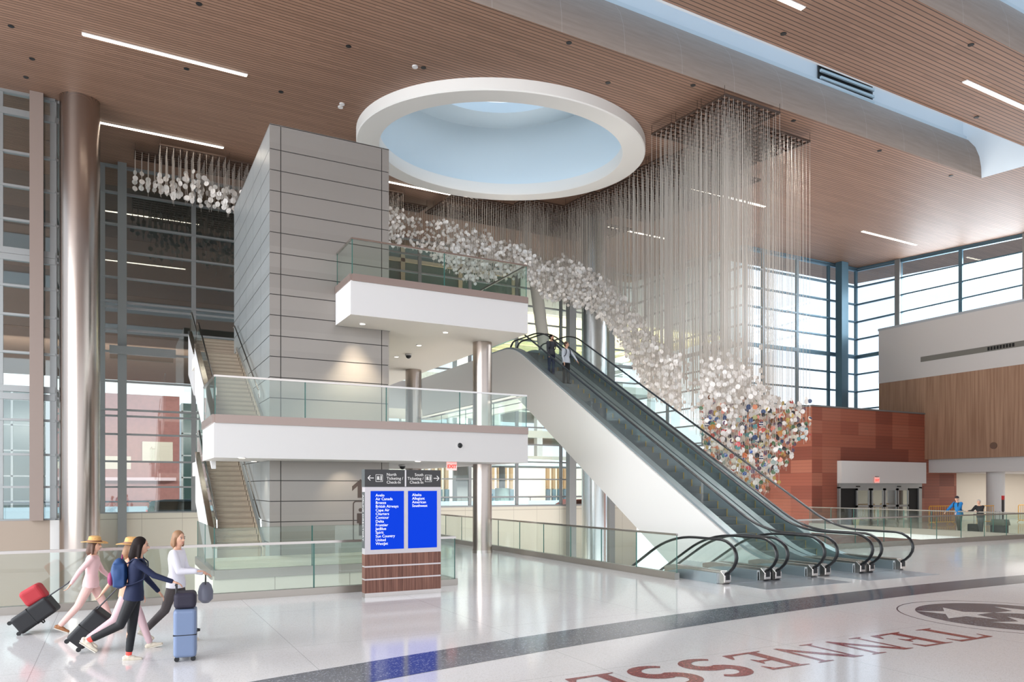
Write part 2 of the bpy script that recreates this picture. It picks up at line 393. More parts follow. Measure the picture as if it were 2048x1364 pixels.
# skylight wells: curved wood-grain lip, pale trim, pale wall to the sky
def well(n, y0, y1, h1):
    r = random.Random(n)
    z0 = zc(y0)
    y0 = y0-.03; prof = [(y0,z0-.03),(y0+.02,z0+.5),(y0+.10,z0+1.0),(y0+.28,z0+1.5),(y0+.6,z0+1.95),(y0+.75,z0+2.05)]
    xs = [SX0, SX1]
    b = MB()
    vs = []; 
    for x in xs: vs += [(x, p[0]+T*(x-20), p[1]+.077*T*(x-20)) for p in prof]
    m = len(prof); b.add(vs, [(i, i+1, m+i+1, m+i) for i in range(m-1)])
    lip = b.build('trim_%d' % n, M_lip, smooth=True, fix=False); struct(lip)
    b = MB(); yy = y0+.75; zz = z0+2.05
    b.beam((SX0, sy(yy,SX0)-.03, zz+.0), (SX1, sy(yy,SX1)-.03, zz+.04), .1, .16)
    struct(b.build('trim_%d' % (n+1), mat('pale trim', (212,222,228), .5)))
    b = MB()
    b.add([(SX0,sy(yy,SX0)+.1,zz),(SX1,sy(yy,SX1)+.1,zz),(SX1,sy(yy,SX1)+.1,h1),(SX0,sy(yy,SX0)+.1,h1)], [(0,1,2,3)])      # far wall
    b.add([(SX0,sy(y1,SX0),zc(y1)-.2),(SX1,sy(y1,SX1),zc(y1)),(SX1,sy(y1,SX1),h1),(SX0,sy(y1,SX0),h1)], [(0,1,2,3)])       # near wall
    xe = SX1-.03
    b.add([(xe,sy(y0,xe),zc(sy(y0,xe))-.03),(xe,sy(y1,xe),zc(sy(y1,xe))-.03),(xe,sy(y1,xe),h1),(xe,sy(yy,xe)+.1,h1),(xe,sy(yy,xe)+.1,zz)], [(0,1,2,3,4)])
    struct(b.build('wall_skylight', mat('skylight well plaster', (226,232,236), .8), fix=False))
well(1, 19.95, 17.0, 22.6)
well(3, 13.2, 10.6, 22.0)
# ring skylight
def ringpts(r, n=96): return [(RINGC[0]+r*cos(2*pi*k/n), RINGC[1]+r*sin(2*pi*k/n)) for k in range(n)]
b = MB(); RO, RI, RW = 6.17, 5.2, 5.45
def rz_(p, dz): return (p[0], p[1], zc(p[1])+dz)
rings = [[rz_(p, .02) for p in ringpts(RO)], [rz_(p, -.40) for p in ringpts(RO)], [rz_(p, -.44) for p in ringpts(RO-.04)],
         [rz_(p, -.44) for p in ringpts(RI+.03)], [rz_(p, -.40) for p in ringpts(RI)], [rz_(p, .1) for p in ringpts(RI)], [rz_(p, .1) for p in ringpts(RW)]]
b.loft(rings, cap=False)
b.build('skylight_ring', M_wclad, smooth=True)
o = bpy.data.objects['skylight_ring']; tag(o, 'large round white plaster ring around the circular skylight opening', 'skylight ring')
b = MB(); zt = 20.4
b.loft([[rz_(p, 0) for p in ringpts(RW)], [(p[0],p[1],zt-.25) for p in ringpts(RW)], [(p[0],p[1],zt-.05) for p in ringpts(RW-.08)], [(p[0],p[1],zt) for p in ringpts(RW-.3)],
        [(p[0],p[1],zt) for p in ringpts(3.9)], [(p[0],p[1],zt+.5) for p in ringpts(3.9)]], cap=False)
b.build('shaft', mat('skylight shaft plaster', (214,226,232), .8), o, smooth=True)
# louvre in the skylight wall
r = thing('wall_louvre', 'black slatted air louvre in the pale wall above the long skylight slot', 'vent')
xa, xb = 24.9, 28.2
b = MB(); yv = 20.72
b.box(xa, xb, yv-.04+.1, yv-.0+.1, 17.9, 19.95); b.build('back_panel', M_black, r)
b = MB()
for i in range(7): b.box(xa+.03, xb-.03, yv-.05, yv+.03, 18.0+i*.28, 18.0+i*.28+.1)
b.build('louvre_slats', mat('louvre slat', (188,206,214), .5), r)
# ------------------------------------------------------------------ curtain walls
WN = [0]
def curtain(axis, c, a0, a1, zb, ztop, verts, horiz, m_gl, m_fr, vw=.12, hw=.09, thick=(), sgn=1):
    """axis 'Y': plane y=c spanning x a0..a1 ; axis 'X': plane x=c spanning y a0..a1. ztop: function"""
    WN[0] += 1
    root = struct(bpy.data.objects.new('window_%d' % WN[0], None)); COL.objects.link(root)
    def P(a, z, d=0): return (a, c+d, z) if axis == 'Y' else (c+d, a, z)
    b = MB(); b.add([P(a0,zb),P(a1,zb),P(a1,ztop(a1)),P(a0,ztop(a0))], [(0,1,2,3)]); b.build('pane', m_gl, root)
    b = MB()
    for v in verts: b.beam(P(v,zb), P(v,ztop(v)), vw, .22, up=(1,0,0) if axis == 'Y' else (0,1,0))
    for h in horiz:
        if h < zb+.15: continue
        t = .24 if any(abs(h-q) < .3 for q in thick) else hw
        hh0 = min(h, ztop(a0)-.05); b.beam(P(a0,hh0,0), P(a1,min(h,ztop(a1)-.05),0), .2, t)
    b.beam(P(a0,ztop(a0)-.05), P(a1,ztop(a1)-.05), .25, .12); b.beam(P(a0,zb), P(a1,zb), .25, .12)
    b.build('frame', m_fr, root)
    return root
LH = [16.65,15.1,13.8,12.5,11.3,11.05,9.96,8.85,7.4,6.0,5.7,4.8,3.46,2.2]
TH = [11.28, 16.7]
levels = [11.28+1.22*k for k in range(-9, 6)]
levels[-1] = 17.3
curtain('Y', 41.6, -2.13, 10, .9, lambda x: zc(41.6), [-.6, 3.5, 7.0, 10], LH, M_win, M_mull)
curtain('Y', 34.5, -8, -2.13, .9, lambda x: zc(34.5), [-6, -3.95, -2.2], LH, M_win, M_mull, thick=(16.65,11.2,5.85))
curtain('X', -2.13, 34.5, 41.6, .9, lambda y: zc(y), [34.6, 38.0, 41.5], LH, M_win, M_mull, thick=(16.65,))
curtain('X', 10, 41.6, 46, .9, lambda y: zc(y), [43.8], levels, M_win, M_mull)
curtain('Y', 46, 10, 35, .9, lambda x: zc(46), [13.9,17.5,21.1,24.7,28.3,31.9], levels, M_win, M_mull, thick=TH)
curtain('X', 35, 35, 46, 5.0, lambda y: zc(y), [38.6,42.3], levels, M_win, M_mull, thick=TH)
curtain('Y', 35, 35, 45.8, 5.0, lambda x: zc(35), [35.1,36.8,39.85,42.9,45.7], levels, M_winr, M_mullb, thick=TH)
curtain('X', 45.8, -12, 35, 5.0, lambda y: zc(y), [31.7,27.7,23.9,20,16,12,8,4,0,-4,-8], levels, M_winr, M_mullb, thick=(11.28,))
# sill walls under the glass and the walls of the lower level
def wallbox(name, x0,x1,y0,y1,z0,z1,m):
    b = MB(); b.box(x0,x1,y0,y1,z0,z1); return struct(b.build(name, m))
def sillm():
    m = mat('sill wall panel', (206,200,186), .6); nb = NB(m); t, q = nb.xyz()
    j = nb.math('LESS_THAN', nb.math('FRACT', nb.math('DIVIDE', nb.math('ADD', q.outputs['X'], q.outputs['Y']), 1.85)), .012)
    j2 = nb.math('LESS_THAN', nb.math('ABSOLUTE', nb.math('ADD', q.outputs['Z'], -.62)), .02)
    nb.l(nb.mix(nb.math('MULTIPLY', nb.math('MAXIMUM', j, j2), .7), srgb(206,200,186), srgb(150,142,130)), nb.p.inputs['Base Color']); return m
M_sill = sillm()
wallbox('wall_left', -2.3, 10, 41.45, 41.8, -5, .9, M_sill)
wallbox('wall_left', -14, -2.3, 34.3, 34.6, -5, .9, M_beige)
wallbox('wall_left', -2.3, -1.95, 34.3, 41.6, -5, .9, M_white)
wallbox('wall_back', 10, 35, 45.9, 46.2, -5, .9, M_sill)
wallbox('wall_back', 10, 10.2, 41.6, 46, -5, .9, M_sill)
# ------------------------------------------------------------------ right side volumes
b = MB(); b.box(34.8, 45.2, 29.5, 35, -5, 6.77)
bk = b.build('wall_right', [M_terra, M_terray]); struct(bk)
for p in bk.data.polygons:
    if abs(p.normal.x) > .5: p.material_index = 1
wallbox('wall_right', 34.78, 45.2, 29.46, 35, 6.77, 6.86, mat('wall cap metal', (126,128,130), .4, .5))
wallbox('wall_right', 45.2, 48.3, 29.5, 29.9, 0, 5, M_terra)
wallbox('wall_right', 48.3, 62, 29.6, 30, 0, 5, M_cream)
wallbox('wall_right', 45.0, 50, -12, 32.7, 3.93, 9.1, M_wood2)
wallbox('wall_right', 44.98, 45.7, -12, 32.7, 9.1, 12.6, M_white)
wallbox('wall_right', 44.96, 45.9, -12, 32.75, 12.6, 12.75, mat('sill cap', (176,182,188), .5))
wallbox('wall_right', 45.4, 62, -12, 29.5, 3.1, 3.93, M_white)
wallbox('wall_right', 62, 62.3, -12, 30, 0, 3.4, M_cream)
# recessed air slot on the white wall
r = thing('air_diffuser', 'long recessed grey air slot with black grille high on the white wall', 'vent')
b = MB(); b.prism([(29.74,10.1),(29.74,10.42),(14,10.42),(14,10.1)], 'x', 44.955, 44.979); b.build('slot_recess', mat('slot grey', (120,118,112), .6), r)
b = MB()
for i in range(9): b.box(44.93, 44.96, 24.15+i*.17, 24.26+i*.17, 10.16, 10.36)
b.build('grille', M_black, r)
b = MB(); b.cyl(0,0,0,.04,.2,24)
o = b.build('round_speaker', mat('speaker grille', (110,84,70), .6)); o.location = (44.99, 25.3, 4.6); o.rotation_euler = (0,-pi/2,0)
tag(o, 'small round brown speaker grille set into the brown wood wall', 'speaker')
X_, Y_ = ray(1712)
b = MB(); b.cyl(X_*43.5, Y_*43.5, 0, .42, .15, 20, r1=.22); tag(b.build('planter', mat('cream pot', (214,206,160), .6), smooth=True), 'small cream tapered pot standing before the sliding doors', 'planter')
# column by the people
b = MB(); b.cyl(46.6, 26.1, 0, 3.12, .48, 40); o = b.build('round_column', M_white, smooth=True)
tag(o, 'plain white round column behind the two people at the railing', 'column')
# door portal
r = struct(bpy.data.objects.new('door_1', None)); COL.objects.link(r)
def onYp(px, Y): X, Yd = ray(px); return X*Y/Yd
xd0, xd1 = 36.9, 43.3
b = MB(); b.box(xd0, xd1+1.4, 29.2, 29.5, 2.42, 3.72); b.build('header', M_white, r)
b = MB(); b.box(xd0, xd1+1.2, 29.35, 29.52, 2.12, 2.42); b.box(xd0, xd0+.12, 29.35, 29.52, 0, 2.2); b.box(xd1+.9, xd1+1.2, 29.35, 29.52, 0, 2.2)
b.build('door_frame', M_mull, r)
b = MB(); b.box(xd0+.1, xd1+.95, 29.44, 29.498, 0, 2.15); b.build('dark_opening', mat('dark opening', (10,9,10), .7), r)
xw = [38.4, 39.55, 39.75, 40.85, 40.95, 42.05, 42.15, 43.2]
dg = glass('door glass', (.45,.52,.5,1), .35)
for i in range(0, 8, 2):
    a, c_ = xw[i], xw[i+1]
    b = MB()
    for (x0,x1,z0,z1) in ((a,a+.1,0,2.12),(c_-.1,c_,0,2.12),(a,c_,2.0,2.12),(a,c_,0,.2),(a,c_,1.0,1.12)): b.box(x0,x1,29.34,29.42,z0,z1)
    lf_ = b.build('door_leaf', M_mull, r)
    b = MB(); b.box(a+.1,c_-.1,29.37,29.385,.2,2.0); b.build('glass', dg, lf_)
b = MB(); b.box(38.35,38.65,29.3,29.36,2.2,2.27); b.box(42.1,42.4,29.3,29.36,2.2,2.27); b.build('sensor', M_black, r)
# ------------------------------------------------------------------ glass guards
def guard(name, label, path, z, h=1.07, shoe=(.18,.0), pane=1.5, rail=True, zend=None, shoem=None, group=None):
    """path list of (x,y); z base; shoe (height below z, above z)"""
    r = thing(name, label, 'railing', (path[0][0], path[0][1], z), group)
    inv = Vector((path[0][0], path[0][1], z))
    L = lambda x, y, zz: (x-inv.x, y-inv.y, zz-inv.z)
    b = MB()
    for (p, q) in zip(path[:-1], path[1:]):
        b.beam(L(p[0],p[1],z+(shoe[1]-shoe[0])/2), L(q[0],q[1],z+(shoe[1]-shoe[0])/2), .14, shoe[0]+shoe[1])
    b.build('base_shoe', shoem or M_steel, r)
    for (p, q) in zip(path[:-1], path[1:]):
        p = Vector(p); q = Vector(q); ln = (q-p).length; n = max(1, round(ln/pane)); d = (q-p)/ln
        for i in range(n):
            a = p+d*(ln*i/n+.008); c = p+d*(ln*(i+1)/n-.008)
            nrm = Vector((-d.y, d.x))*.008
            b = MB()
            z0, z1 = z+shoe[1], z+h-(.02 if rail else 0)
            b.add([L(*a, z0), L(*c, z0), L(*c, z1), L(*a, z1)], [(0,1,2,3)], 0)
            for e_ in (a, c):
                b.beam(L(e_.x,e_.y,z0), L(e_.x,e_.y,z1), .014, .014, 1)
            b.build('glass_panel', [M_guard, M_gedge], r, fix=False)
    if rail:
        b = MB()
        for (p, q) in zip(path[:-1], path[1:]): b.beam(L(p[0],p[1],z+h), L(q[0],q[1],z+h), .055, .05)
        b.build('handrail', M_steel, r)
    return r
M_shoe = mat('satin steel shoe', (168,160,152), .3, .9)
guard('glass_railing', 'long glass railing along the near stairwell edge behind the walking travellers', [(-9,15.45),(6.72,15.45),(6.72,21.8)], 0, 1.07, (.1,.14), 3.0, shoem=M_shoe)
guard('glass_railing', 'glass railing beside the tall steel column running to the escalators', [(11.75,13.85),(11.75,29.5)], 0, 1.07, (.1,.16), 1.55, shoem=M_shoe)
guard('glass_railing', 'glass railing turning a corner in front of the blue-jacketed person', [(18.75,18.0),(34.5,18.0),(34.5,29.4)], 0, 1.07, (.1,.18), 1.5, shoem=M_shoe)
guard('glass_railing', 'glass railing around the low landing at the foot of the stairs', [(2.03,22.9),(2.03,18.83),(6.6,18.83)], .24, 1.0, (.22,.0), 2.0, rail=False, shoem=M_shoe)
guard('glass_railing', 'glass railing on top of the upper white balcony', [(5.85,22.28),(5.85,20.68),(11.45,20.68),(11.45,36)], 8.19, 1.0, (.2,.0), 3.0, shoem=mat('rose steel edge', (160,142,134), .35, .7))
guard('glass_railing', 'glass railing on the middle walkway in front of the panelled tower', [(2.25,23.4),(2.25,20.68),(11.45,20.68),(11.45,30)], 4.08, 1.0, (.22,.0), 2.6, shoem=MATS['rose steel edge'])
# ------------------------------------------------------------------ balcony / walkway / landing slabs
def slab(name, label, boxes, m, parts=()):
    b = MB()
    for q in boxes: b.box(*q)
    o = b.build(name, m); tag(o, label, 'balcony'); return o
up = slab('upper_balcony', 'white upper balcony slab jutting out from the grey panelled tower', [(5.8,11.48,20.64,22.28,7.04,8.0),(7.52,11.48,22.28,46,7.04,8.0),(5.8,11.4,20.72,22.2,8.0,8.17),(7.52,11.4,22.2,46,8.0,8.17),(11.48,18.7,40,46,6.6,8.17)], M_white)
for o_u in (up,):
    o_u.data.materials.append(M_soff)
    for p in o_u.data.polygons:
        if p.normal.z < -.5: p.material_index = 1
wk = slab('walkway', 'white mid-level walkway slab crossing in front of the tower', [(2.22,11.48,20.64,22.28,2.96,3.87),(2.22,3.85,22.28,23.5,2.96,3.87),(7.52,11.48,22.28,30.4,2.96,3.87),(2.3,11.4,20.72,22.2,3.87,4.06),(7.52,11.4,22.2,30.4,3.87,4.06)], M_white)
ld = slab('stair_landing', 'low landing block with pale panels at the foot of the stairs', [(2.0,6.7,18.8,22.28,-5,.1),(2.0,3.85,22.28,23.4,-5,.1),(2.06,6.66,18.86,22.28,.1,.22)], M_sill)
# downlights, cameras and exit signs under the slabs
def downlight(x, y, z, label, power=40, tgt=None, grp=None):
    r = thing('downlight', label, 'ceiling light', (x,y,z), grp)
    b = MB(); b.cyl(0,0,-.012,.01,.1,20); b.build('trim_ring', M_white, r)
    b = MB(); b.cyl(0,0,-.018,-.01,.075,20); b.build('lens', M_down, r)
    if power: spot('downlight_beam', (x,y,z-.06), power, tgt=tgt or (x,y,z-3))
def under(px, py, z):
    X, Y = ray(px); d = (z-CAMH)*FPX/(HZP-py); return X*d, Y*d
for (px, py, lb, pw) in ((725,647,'round downlight under the balcony nearest the panelled tower',200),(891,664,'round downlight under the balcony above its front edge, right of centre',60),
                     (838,690,'round downlight under the balcony near the middle, before the black dome camera',60),(793,713,'round downlight under the balcony left of the black dome camera',60)):
    x, y = under(px, py, 7.04); downlight(x, y, 7.035, lb, pw*4)
for (px, py, lb) in ((484,915,'small round downlight under the walkway left, over the stair foot'),(508,922,'small round downlight under the walkway behind its left-hand twin'),
                 (836,922,'small round downlight under the walkway between dome camera and exit sign'),):
    x, y = under(px, py, 2.96); downlight(x, y, 2.955, lb, 90)
spot('wall_wash', (6.35,21.6,7.0), 110, size=1.1, tgt=(6.45,22.6,5.0))
spot('wall_wash', (6.0,21.5,2.93), 70, size=1.5, tgt=(6.1,22.6,1.2))
def dome(loc, label, rot=(0,0,0)):
    r = thing('dome_camera', label, 'security camera', loc); r.rotation_euler = rot
    b = MB(); b.cyl(0,0,-.05,0,.13,24); b.build('mount', M_white, r)
    b = MB(); b.ball((0,0,-.06), .1, 16); b.build('dome', M_black, r, smooth=True)
x, y = under(817,708,7.04); dome((x,y,7.03), 'black dome security camera hanging under the upper balcony')
x, y = under(805,929,2.96); dome((x,y,2.95), 'black dome security camera under the walkway, above the directory')
dome((9.14,20.63,3.45), 'small security camera on the white front of the walkway', (pi/2,0,0))
def text_mesh(body, size, m, parent, loc, rot=(0,0,0), align='LEFT', name='lettering', ext=.002, off=0):
    cu = bpy.data.curves.new('t', 'FONT'); cu.body = body; cu.size = size; cu.extrude = ext; cu.align_x = align; cu.offset = off
    cu.resolution_u = 3
    to = bpy.data.objects.new('t', cu); COL.objects.link(to)
    dg = bpy.context.evaluated_depsgraph_get(); me = bpy.data.meshes.new_from_object(to.evaluated_get(dg))
    bpy.data.objects.remove(to); bpy.data.curves.remove(cu)
    me.materials.clear(); me.materials.append(m); me.name = name
    o = bpy.data.objects.new(name, me); COL.objects.link(o); o.parent = parent; o.location = loc; o.rotation_euler = rot
    return o
def exit_sign(loc, label, s=1.0):
    r = thing('exit_sign', label, 'exit sign', loc)
    b = MB(); b.box(-.19*s,.19*s,-.02,.02,-.3*s,0); b.build('face', mat('sign face', (235,225,220), .5, emit=(255,110,95), es=.5), r)
    b = MB(); b.box(-.12*s,.12*s,-.03,.03,0,.05*s); b.build('mount', M_grey, r)
    text_mesh('EXIT', .17*s, M_red, r, (0,-.024,-.22*s), (pi/2,0,0), 'CENTER', 'lettering', off=.006)
exit_sign((8.98,20.9,2.96), 'red exit sign hanging below the mid-level walkway', .85)
exit_sign((39.9,29.12,2.78), 'red exit sign on the white header above the sliding doors', 1.1)
# ------------------------------------------------------------------ tower
TX0, TX1, TY0, TY1, TZ = 3.9, 7.47, 22.3, 29.7, 12.68
tw = thing('elevator_tower', 'tall elevator tower clad in grey metal panels beside the stairs', 'elevator tower', (TX0,TY0,-5))
o_ = Vector((TX0,TY0,-5))
b = MB(); b.box(.02,TX1-TX0-.02,.02,TY1-TY0-.02,0,TZ+5-.02); b.build('core', mat('joint dark', (54,50,48), .7), tw)
zs = []
z = 2.2+(974-961.2)/1496*21.53
k0 = -14
lv = [z+.598*k for k in range(k0, 17)]
lv = [-5.0]+[q for q in lv if -5 < q < TZ-.3]+[TZ]
b = MB(); g = .012
cols = [0, .31, 3.37-.03, TX1-TX0]
bs = MB(); bs2 = MB()
for a, c in zip(lv[:-1], lv[1:]):
    za, zb_ = a+5+g, c+5-g
    for i in range(3):
        b.box(cols[i]+(g if i else 0), cols[i+1]-(g if i < 2 else 0), -.0, .03, za, zb_)
    for i in range(5):
        y0, y1 = (TY1-TY0)*i/5, (TY1-TY0)*(i+1)/5
        bs.box(0, .03, y0+(g if i else .031), y1-g, za, zb_); bs2.box(TX1-TX0-.03, TX1-TX0, y0+(g if i else .031), y1-g, za, zb_)
b.build('front_cladding', M_panel, tw); bs.build('side_cladding', M_panels, tw); bs2.build('side_cladding', M_panels, tw)
b = MB(); b.box(0, TX1-TX0, 0, TY1-TY0, TZ+5-.03, TZ+5); b.build('top_cap', M_panel, tw)
# symbol on the tower
M_sym = mat('symbol dark brown', (70,58,52), .5)
b = MB()
xs = 6.52-TX0+.05; 
def pr_(poly, mi=0): b.prism([(xs+p[0], p[1]+5) for p in poly], 'y', -.012, -.001)
pr_([(-.09,1.87),(.09,1.87),(.09,2.23),(.26,2.08),(.26,2.22),(0,2.44),(-.26,2.22),(-.26,2.08),(-.09,2.23)])

pts = []
def rr(w, h, r, n=6):
    P = []
    for cx, cz, a0 in ((w-r,h-r,0),(-(w-r),h-r,pi/2),(-(w-r),-(h-r),pi),(w-r,-(h-r),1.5*pi)):
        for i in range(n+1): P.append((cx+r*cos(a0+pi/2*i/n), cz+r*sin(a0+pi/2*i/n)))
    return P
O = rr(.36,.62,.1); I = rr(.325,.585,.07); n = len(O); zc0 = 1.16+5
vs = [(xs+.12+p[0], -.012, zc0+p[1]) for p in O]+[(xs+.12+p[0], -.012, zc0+p[1]) for p in I]
b.add(vs, [(i,(i+1)%n,(i+1)%n+n,i+n) for i in range(n)])
pr_([(-.05,.72),(.05,.72),(.05,1.1),(.11,1.1),(.11,1.4),(-.11,1.4),(-.11,1.1),(-.05,1.1)])
b.prism([(xs+.06*cos(2*pi*k/14), 1.5+5+.06*sin(2*pi*k/14)) for k in range(14)], 'y', -.012, -.001)
b.build('elevator_symbol', M_sym, tw)
for ch in tw.children: ch.location = (0,0,0)
# ------------------------------------------------------------------ stairs
def stair(name, label, x0, x1, y0, z0, n, rise=.1693, run=.29):
    r = thing(name, label, 'stairs', (x0, y0, z0))
    L = lambda x, y, z: (x-x0, y-y0, z-z0)
    b = MB()
    for i in range(n):
        b.box(0, x1-x0, i*run, (i+1)*run+.02, max(-.2, i*rise-.25), (i+1)*rise)
        b.box(0, x1-x0, i*run-.02, i*run+.03, (i+1)*rise-.045, (i+1)*rise+.001, 1)
    b.build('steps', [M_stone, mat('stair nosing', (150,132,116), .5)], r)
    ye, ze = n*run, n*rise
    for nm, xx in (('outer_stringer', -.16), ('inner_stringer', x1-x0+.02)):
        b = MB(); w = .12 if nm[0] == 'o' else .06
        lo = -1.45 if nm[0] == 'o' else -.3
        b.prism([(-.3,.0+.18),(ye+.1,ze+.25),(ye+.1,ze+lo),(-.3,lo+.1)], 'x', xx, xx+w); b.build(nm, M_white if nm[0] == 'o' else M_stone, r)
        b = MB(); b.beam((xx+w/2,-.3,.22),(xx+w/2,ye+.1,ze+.28), w+.03, .07); b.build('stringer_cap', M_chrome, r)
    # outer glass + rails
    b = MB(); b.add([(-.1,-.25,.25),(-.1,ye+.1,ze+.3),(-.1,ye+.1,ze+1.15),(-.1,-.25,1.1)], [(0,1,2,3)]); b.build('glass_panel', M_guard, r)
    for xx in (-.04, x1-x0-.05):
        b = MB(); b.tube([(xx,-.35,.78),(xx,-.3,1.0),(xx,-.1,1.08),(xx,ye,ze+1.05),(xx,ye+.3,ze+1.05)], .025, 8); b.build('handrail', M_chrome, r, smooth=True)
    return r
stair('staircase', 'lower stone staircase climbing from the low landing under the walkway', 2.6, 3.82, 23.3, .24, 17)
stair('staircase', 'upper stone staircase climbing from the mid-level walkway beside the tower', 2.6, 3.82, 23.6, 4.08, 17)
slab('stair_landing', 'half landing slab at the top of the lower staircase', [(2.5,3.85,28.2,30.2,2.6,3.1)], M_soff)
slab('stair_landing', 'half landing slab at the top of the upper staircase', [(2.5,3.85,28.5,30.4,6.55,6.95)], M_soff)
stair('staircase', 'short far staircase seen above the upper landing against the window', 2.7, 5.6, 30.4, 6.95, 7)
# ------------------------------------------------------------------ steel columns
def column(x, y, z0, z1, r, label, m=M_steelc, seam=True, group=None):
    t = thing('steel_column', label, 'column', (x,y,z0), group)
    b = MB(); b.cyl(0,0,0,z1-z0,r,64); b.build('shaft', m, t, smooth=True)
    b = MB(); b.cyl(0,0,0,.1,r+.015,64); b.build('base_collar', M_steel, t, smooth=True)
    return t
column(-1.27, 33.9, -5, zc(33.9), .70, 'massive polished steel column at the far left reaching the ceiling')
column(10.85, 22.65, 0, 7.04, .32, 'polished steel column carrying the right end of walkway and balcony')
column(10.86, 29.26, 4.06, 7.04, .33, 'shorter steel column standing on the walkway behind the guard')
column(10.86, 29.26, 0, 2.96, .33, 'lower steel column under the walkway behind the directory')
column(23.6, 34.8, -5, zc(34.8), .70, 'massive polished steel column behind the hanging cords', mat('pale column steel', (200,204,204), .25, .9))
def post(x0,x1,y0,y1,z0,z1,label,m=M_grey):
    b = MB(); b.box(x0,x1,y0,y1,z0,z1); o = b.build('steel_post', m); tag(o, label, 'post'); return o
post(.05,.44,40.9,41.3,-5,zc(41), 'grey steel post in front of the left window wall')
post(28.3,28.85,44.8,45.3,-5,zc(45), 'blue-grey steel post in front of the middle window wall, left of two')
post(31.7,32.2,44.8,45.3,-5,zc(45), 'blue-grey steel post in front of the middle window wall, right of two')
post(43.25,43.9,34.2,34.7,5,zc(34.4), 'steel post at the right end window beside the corner', M_mullb)
post(-2.95,-2.5,34.0,34.3,.9,zc(34), 'wide brownish steel fin at the left end window', mat('brown grey steel', (140,124,116), .5, .2))
for yy, lb in ((31.6,'first'),(23.7,'second')):
    post(45.55,45.75,yy,yy+.35,12.7,zc(yy), 'clerestory steel post, %s from the far corner' % lb, M_mull)
b = MB(); b.box(-.3,2.6,40.6,40.9,8.62,9.0); tag(b.build('cross_beam', M_grey), 'horizontal grey steel beam between the big left column and the upper stairs', 'beam')
b = MB(); b.tube([(25.2,44.6,17.6),(27.0,44.9,7.2)], .42, 24); tag(b.build('inclined_column', mat('concrete grey', (170,168,160), .6), smooth=True), 'leaning round column behind the upper escalator landing', 'column')
# ------------------------------------------------------------------ ceiling lamps
def lamp(x, y, label, grp='linear ceiling lamps'):
    L_ = 5.15; r = thing('linear_ceiling_lamp', label, 'ceiling light', (x,y,zc(y)-.0), grp)
    r.rotation_euler = (0,-.077*T,math.atan(T))
    b = MB(); b.box(0,L_,-.09,.09,-.03,.02); b.build('housing', M_white, r)
    b = MB(); b.box(.03,L_-.03,-.07,.07,-.045,-.03); b.build('diffuser', M_lamp, r)
LY = {0:14.75, 1:28.05, 2:35.95}
LB = [(-1,1,'glowing linear lamp at the upper left of the wood ceiling'),(-.85,2,'glowing linear lamp beside the top of the far left column'),
      (12.0,2,'linear lamp half hidden behind the skylight ring beside the tower'),(25.1,1,'linear lamp crossing behind the tallest hanging cords'),
      (25.05,2,'linear lamp just right of the skylight ring among the cords'),(38.1,1,'short-looking linear lamp near the far window corner'),
      (25.4,0,'bright linear lamp at the right edge of the picture'),(12.3,0,'linear lamp cut by the top edge of the picture')]
for x, k, lb in LB: lamp(x, LY[k]+T*x, lb)
SPOTS = [(22,52,'at the far upper left, outermost'),(64,117,'above the top of the big left column'),(52,154,'just above the left end window'),(398,7,'at the top edge, right of the upper left lamp'),
 (373,137,'just under the upper left linear lamp'),(562,183,'above the left corner of the panelled tower'),(697,92,'midway between upper left lamp and skylight ring'),
 (847,135,'beside the smoke detector over the skylight ring'),(1216,165,'right above the skylight ring'),(1567,67,'on the front ceiling strip, leftmost there'),
 (1942,89,'on the front ceiling strip above the right-edge lamp'),(1953,234,'on the front ceiling strip below the right-edge lamp'),(1386,170,'left of the nearest sculpture frame'),
 (1587,241,'right of the nearest sculpture frame'),(1759,301,'between sculpture frames and the long skylight end'),(1902,351,'near the end of the long skylight'),(1138,85,'between the skylight ring and the long skylight')]
for px, py, lb in SPOTS:
    x, y = ceil_at(px, py); b = MB(); b.cyl(0,0,-.02,.02,.09,16)
    o = b.build('ceiling_spotlight', M_black); o.location = (x,y,zc(y))
    if (px,py) in ((1942,89),(1567,67),(1587,241),(1759,301),(1138,85),(697,92),(1953,234)): spot('recessed_spot_beam', (x,y,zc(y)-.1), 1600, (1,.97,.93), 2.1, (x,y,0), .35)
    tag(o, 'black recessed spot ' + lb, 'ceiling light', 'black recessed ceiling spots')
for i, (px, py, lb) in enumerate([(830,132,'above the skylight ring'),(684,207,'left of the skylight ring, upper of a pair'),(681,213,'left of the skylight ring, lower of a pair')]):
    x, y = ceil_at(px, py); b = MB(); b.cyl(0,0,-.05,.0,.1,16)
    o = b.build('smoke_detector', M_white); o.location = (x,y,zc(y)); tag(o, 'white smoke detector on the wood ceiling '+lb, 'smoke detector')
